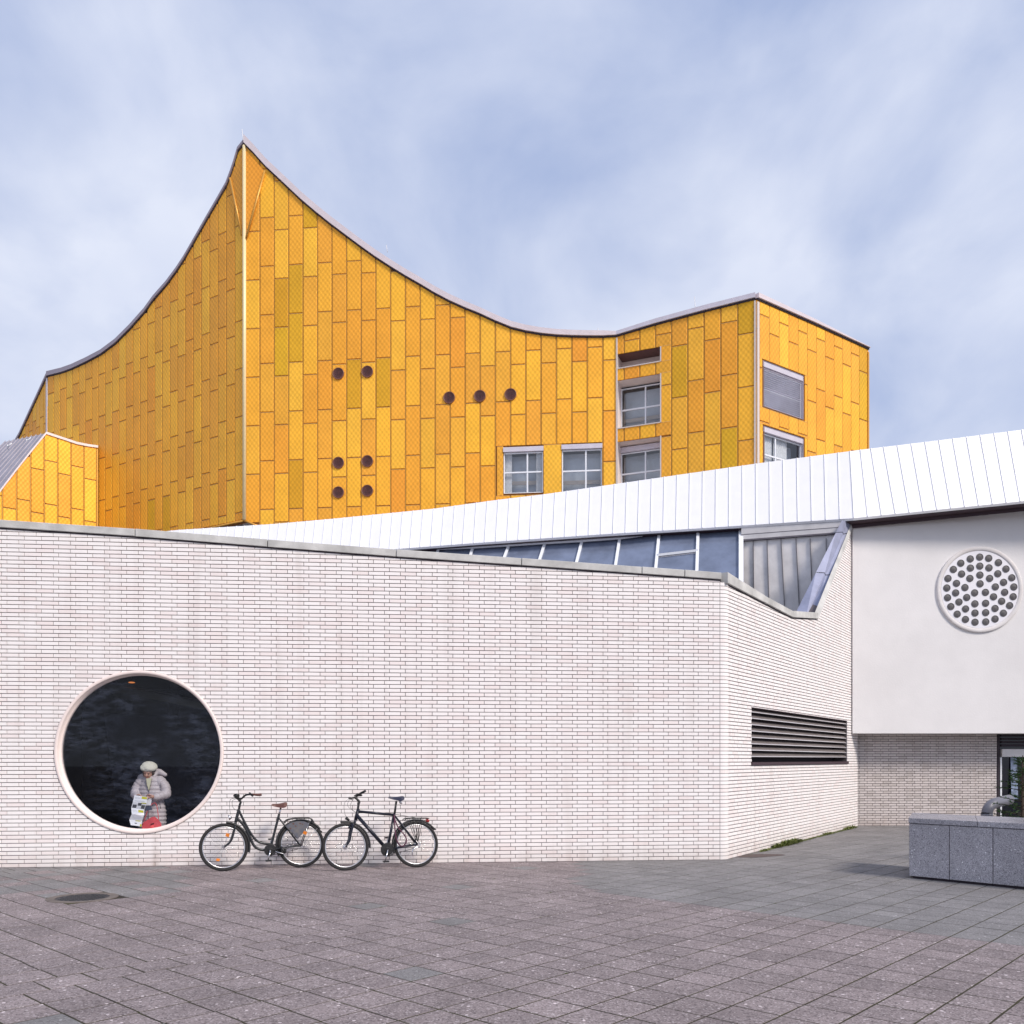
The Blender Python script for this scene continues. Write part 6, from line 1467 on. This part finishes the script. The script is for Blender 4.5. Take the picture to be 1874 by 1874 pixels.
for i in range(5):
    mb = MB(); mb.hexa([lpt(i, 0, 0), lpt(i, 1, 0), lpt(i, 1, 1), lpt(i, 0, 1), lpt(i, 0, 0, -0.002), lpt(i, 1, 0, -0.002), lpt(i, 1, 1, -0.002), lpt(i, 0, 1, -0.002)])
    pg = into(mb.build("page", M_PAPER, lf), lf)
    marks = {0: [(0.58, 0.98, 0.05, 0.42, 1), (0.1, 0.5, 0.3, 0.33, 3), (0.1, 0.5, 0.4, 0.43, 3), (0.1, 0.85, 0.75, 0.78, 3), (0.1, 0.85, 0.85, 0.88, 3)], 1: [(0.62, 0.98, 0.0, 0.15, 1), (0.06, 0.36, 0.4, 0.92, 2), (0.42, 0.68, 0.08, 0.5, 2), (0.7, 0.97, 0.35, 0.9, 2)], 2: [(0.55, 0.95, 0.15, 0.6, 1), (0.1, 0.45, 0.3, 0.33, 3), (0.1, 0.45, 0.45, 0.48, 3)], 3: [(0.1, 0.9, 0.3, 0.32, 3), (0.1, 0.9, 0.5, 0.52, 3), (0.1, 0.9, 0.7, 0.72, 3)], 4: [(0.5, 0.9, 0.0, 0.14, 1), (0.4, 0.6, 0.45, 0.6, 2), (0.85, 1.0, 0.6, 1.0, 1)]}[i]
    mb = MB()
    for s0_, s1_, t0_, t1_, m_i in marks: mb.face([lpt(i, s0_, t0_, .002), lpt(i, s1_, t0_, .002), lpt(i, s1_, t1_, .002), lpt(i, s0_, t1_, .002)], m_i - 1)
    mb.build("print", [M_YEL, M_DPR, M_TXT], pg)
mb = MB(); q = [(800, 1060), (910, 1100), (890, 1215), (775, 1215)]; mb.hexa([W(x, y, 0.30) for x, y in q] + [W(x, y, 0.297) for x, y in q]); into(mb.build("page", M_PAPER, lf), lf)
q = [(775, 1225), (890, 1225), (925, 1310), (760, 1335)]; mb = MB(); mb.hexa([W(x, y, 0.29) for x, y in q] + [W(x, y, 0.287) for x, y in q]); into(mb.build("page", mat("blue_print", (0.06, 0.07, 0.11), 0.7), lf, label="dark blue page"), lf)

hbg = empty("handbag", tuple(W(900, 1690, 0.30)), "coral red handbag hanging in front of the pale coat at the window sill", "handbag")
mb = MB(); q = [(700, 1700), (720, 1590), (900, 1470), (975, 1455), (1050, 1520), (1115, 1600), (1120, 1700), (1100, 1860), (720, 1860)]
fr_ = [W(x, y, 0.33) for x, y in q]; bk_ = [W(x, y, 0.22) for x, y in q]; cc = W(900, 1660, 0.36)
mb.mesh(fr_ + bk_ + [cc], [(i, (i + 1) % 9, 18) for i in range(9)] + [(i, (i + 1) % 9, 9 + (i + 1) % 9, 9 + i) for i in range(9)] + [tuple(range(17, 8, -1))], 0, False)
into(mb.build("bag_body", mat("coral_leather", (0.62, 0.07, 0.08), 0.5, var=0.1, vscale=10), hbg), hbg)
mb = MB(); mb.hexa([W(x, y, 0.372) for x, y in ((885, 1615), (955, 1592), (960, 1608), (890, 1632))] + [W(x, y, 0.35) for x, y in ((885, 1615), (955, 1592), (960, 1608), (890, 1632))]); into(mb.build("clasp", M_BLACK, hbg), hbg)
mb = MB(); mb.tube([W(740, 1570, 0.28), W(860, 1250, 0.27), W(1000, 1180, 0.25), W(1060, 1520, 0.28)], 0.006, 6, 0, True); into(mb.build("strap", mat("coral_leather", (0.62, 0.07, 0.08), 0.5), hbg), hbg)
hbg.location.z = max(0.4, hbg.location.z)

# lamps glimpsed in the dark room
def lamp(x, y, Z, r, label, flat=0.35, strn=2.5):
    p = P3(x, y, Z); e = empty("ceiling_lamp", tuple(p), label, "lamp")
    V = []; 
    for i in range(7):
        a = pi * i / 6
        for k in range(14): V.append(p + Vector((r * sin(a) * cos(2 * pi * k / 14), r * sin(a) * sin(2 * pi * k / 14), r * flat * cos(a))))
    mb = MB(); mb.mesh(V, [(i * 14 + k, i * 14 + (k + 1) % 14, (i + 1) * 14 + (k + 1) % 14, (i + 1) * 14 + k) for i in range(6) for k in range(14)], 0, True)
    into(mb.build("shade", mat("amber_glow", (0.8, 0.35, 0.1), 0.5, emit=((1.0, 0.30, 0.07), strn)), e), e)
    mb = MB(); mb.tube([p + Vector((0, 0, r * flat)), (p.x, p.y, 3.29)], 0.006, 5); into(mb.build("cord", M_BLACK, e), e)
lamp(241, 1249, 16.5, 0.06, "flat amber ceiling lamp glowing at the top of the round window", 0.22, 0.7)
lamp(310, 1371.5, 18.3, 0.014, "left of two tiny white lamps right of the beret in the window", 1.0, 0.6)
lamp(326, 1371.5, 18.3, 0.014, "right of two tiny white lamps right of the beret in the window", 1.0, 0.6)
print("objects", len(bpy.data.objects))
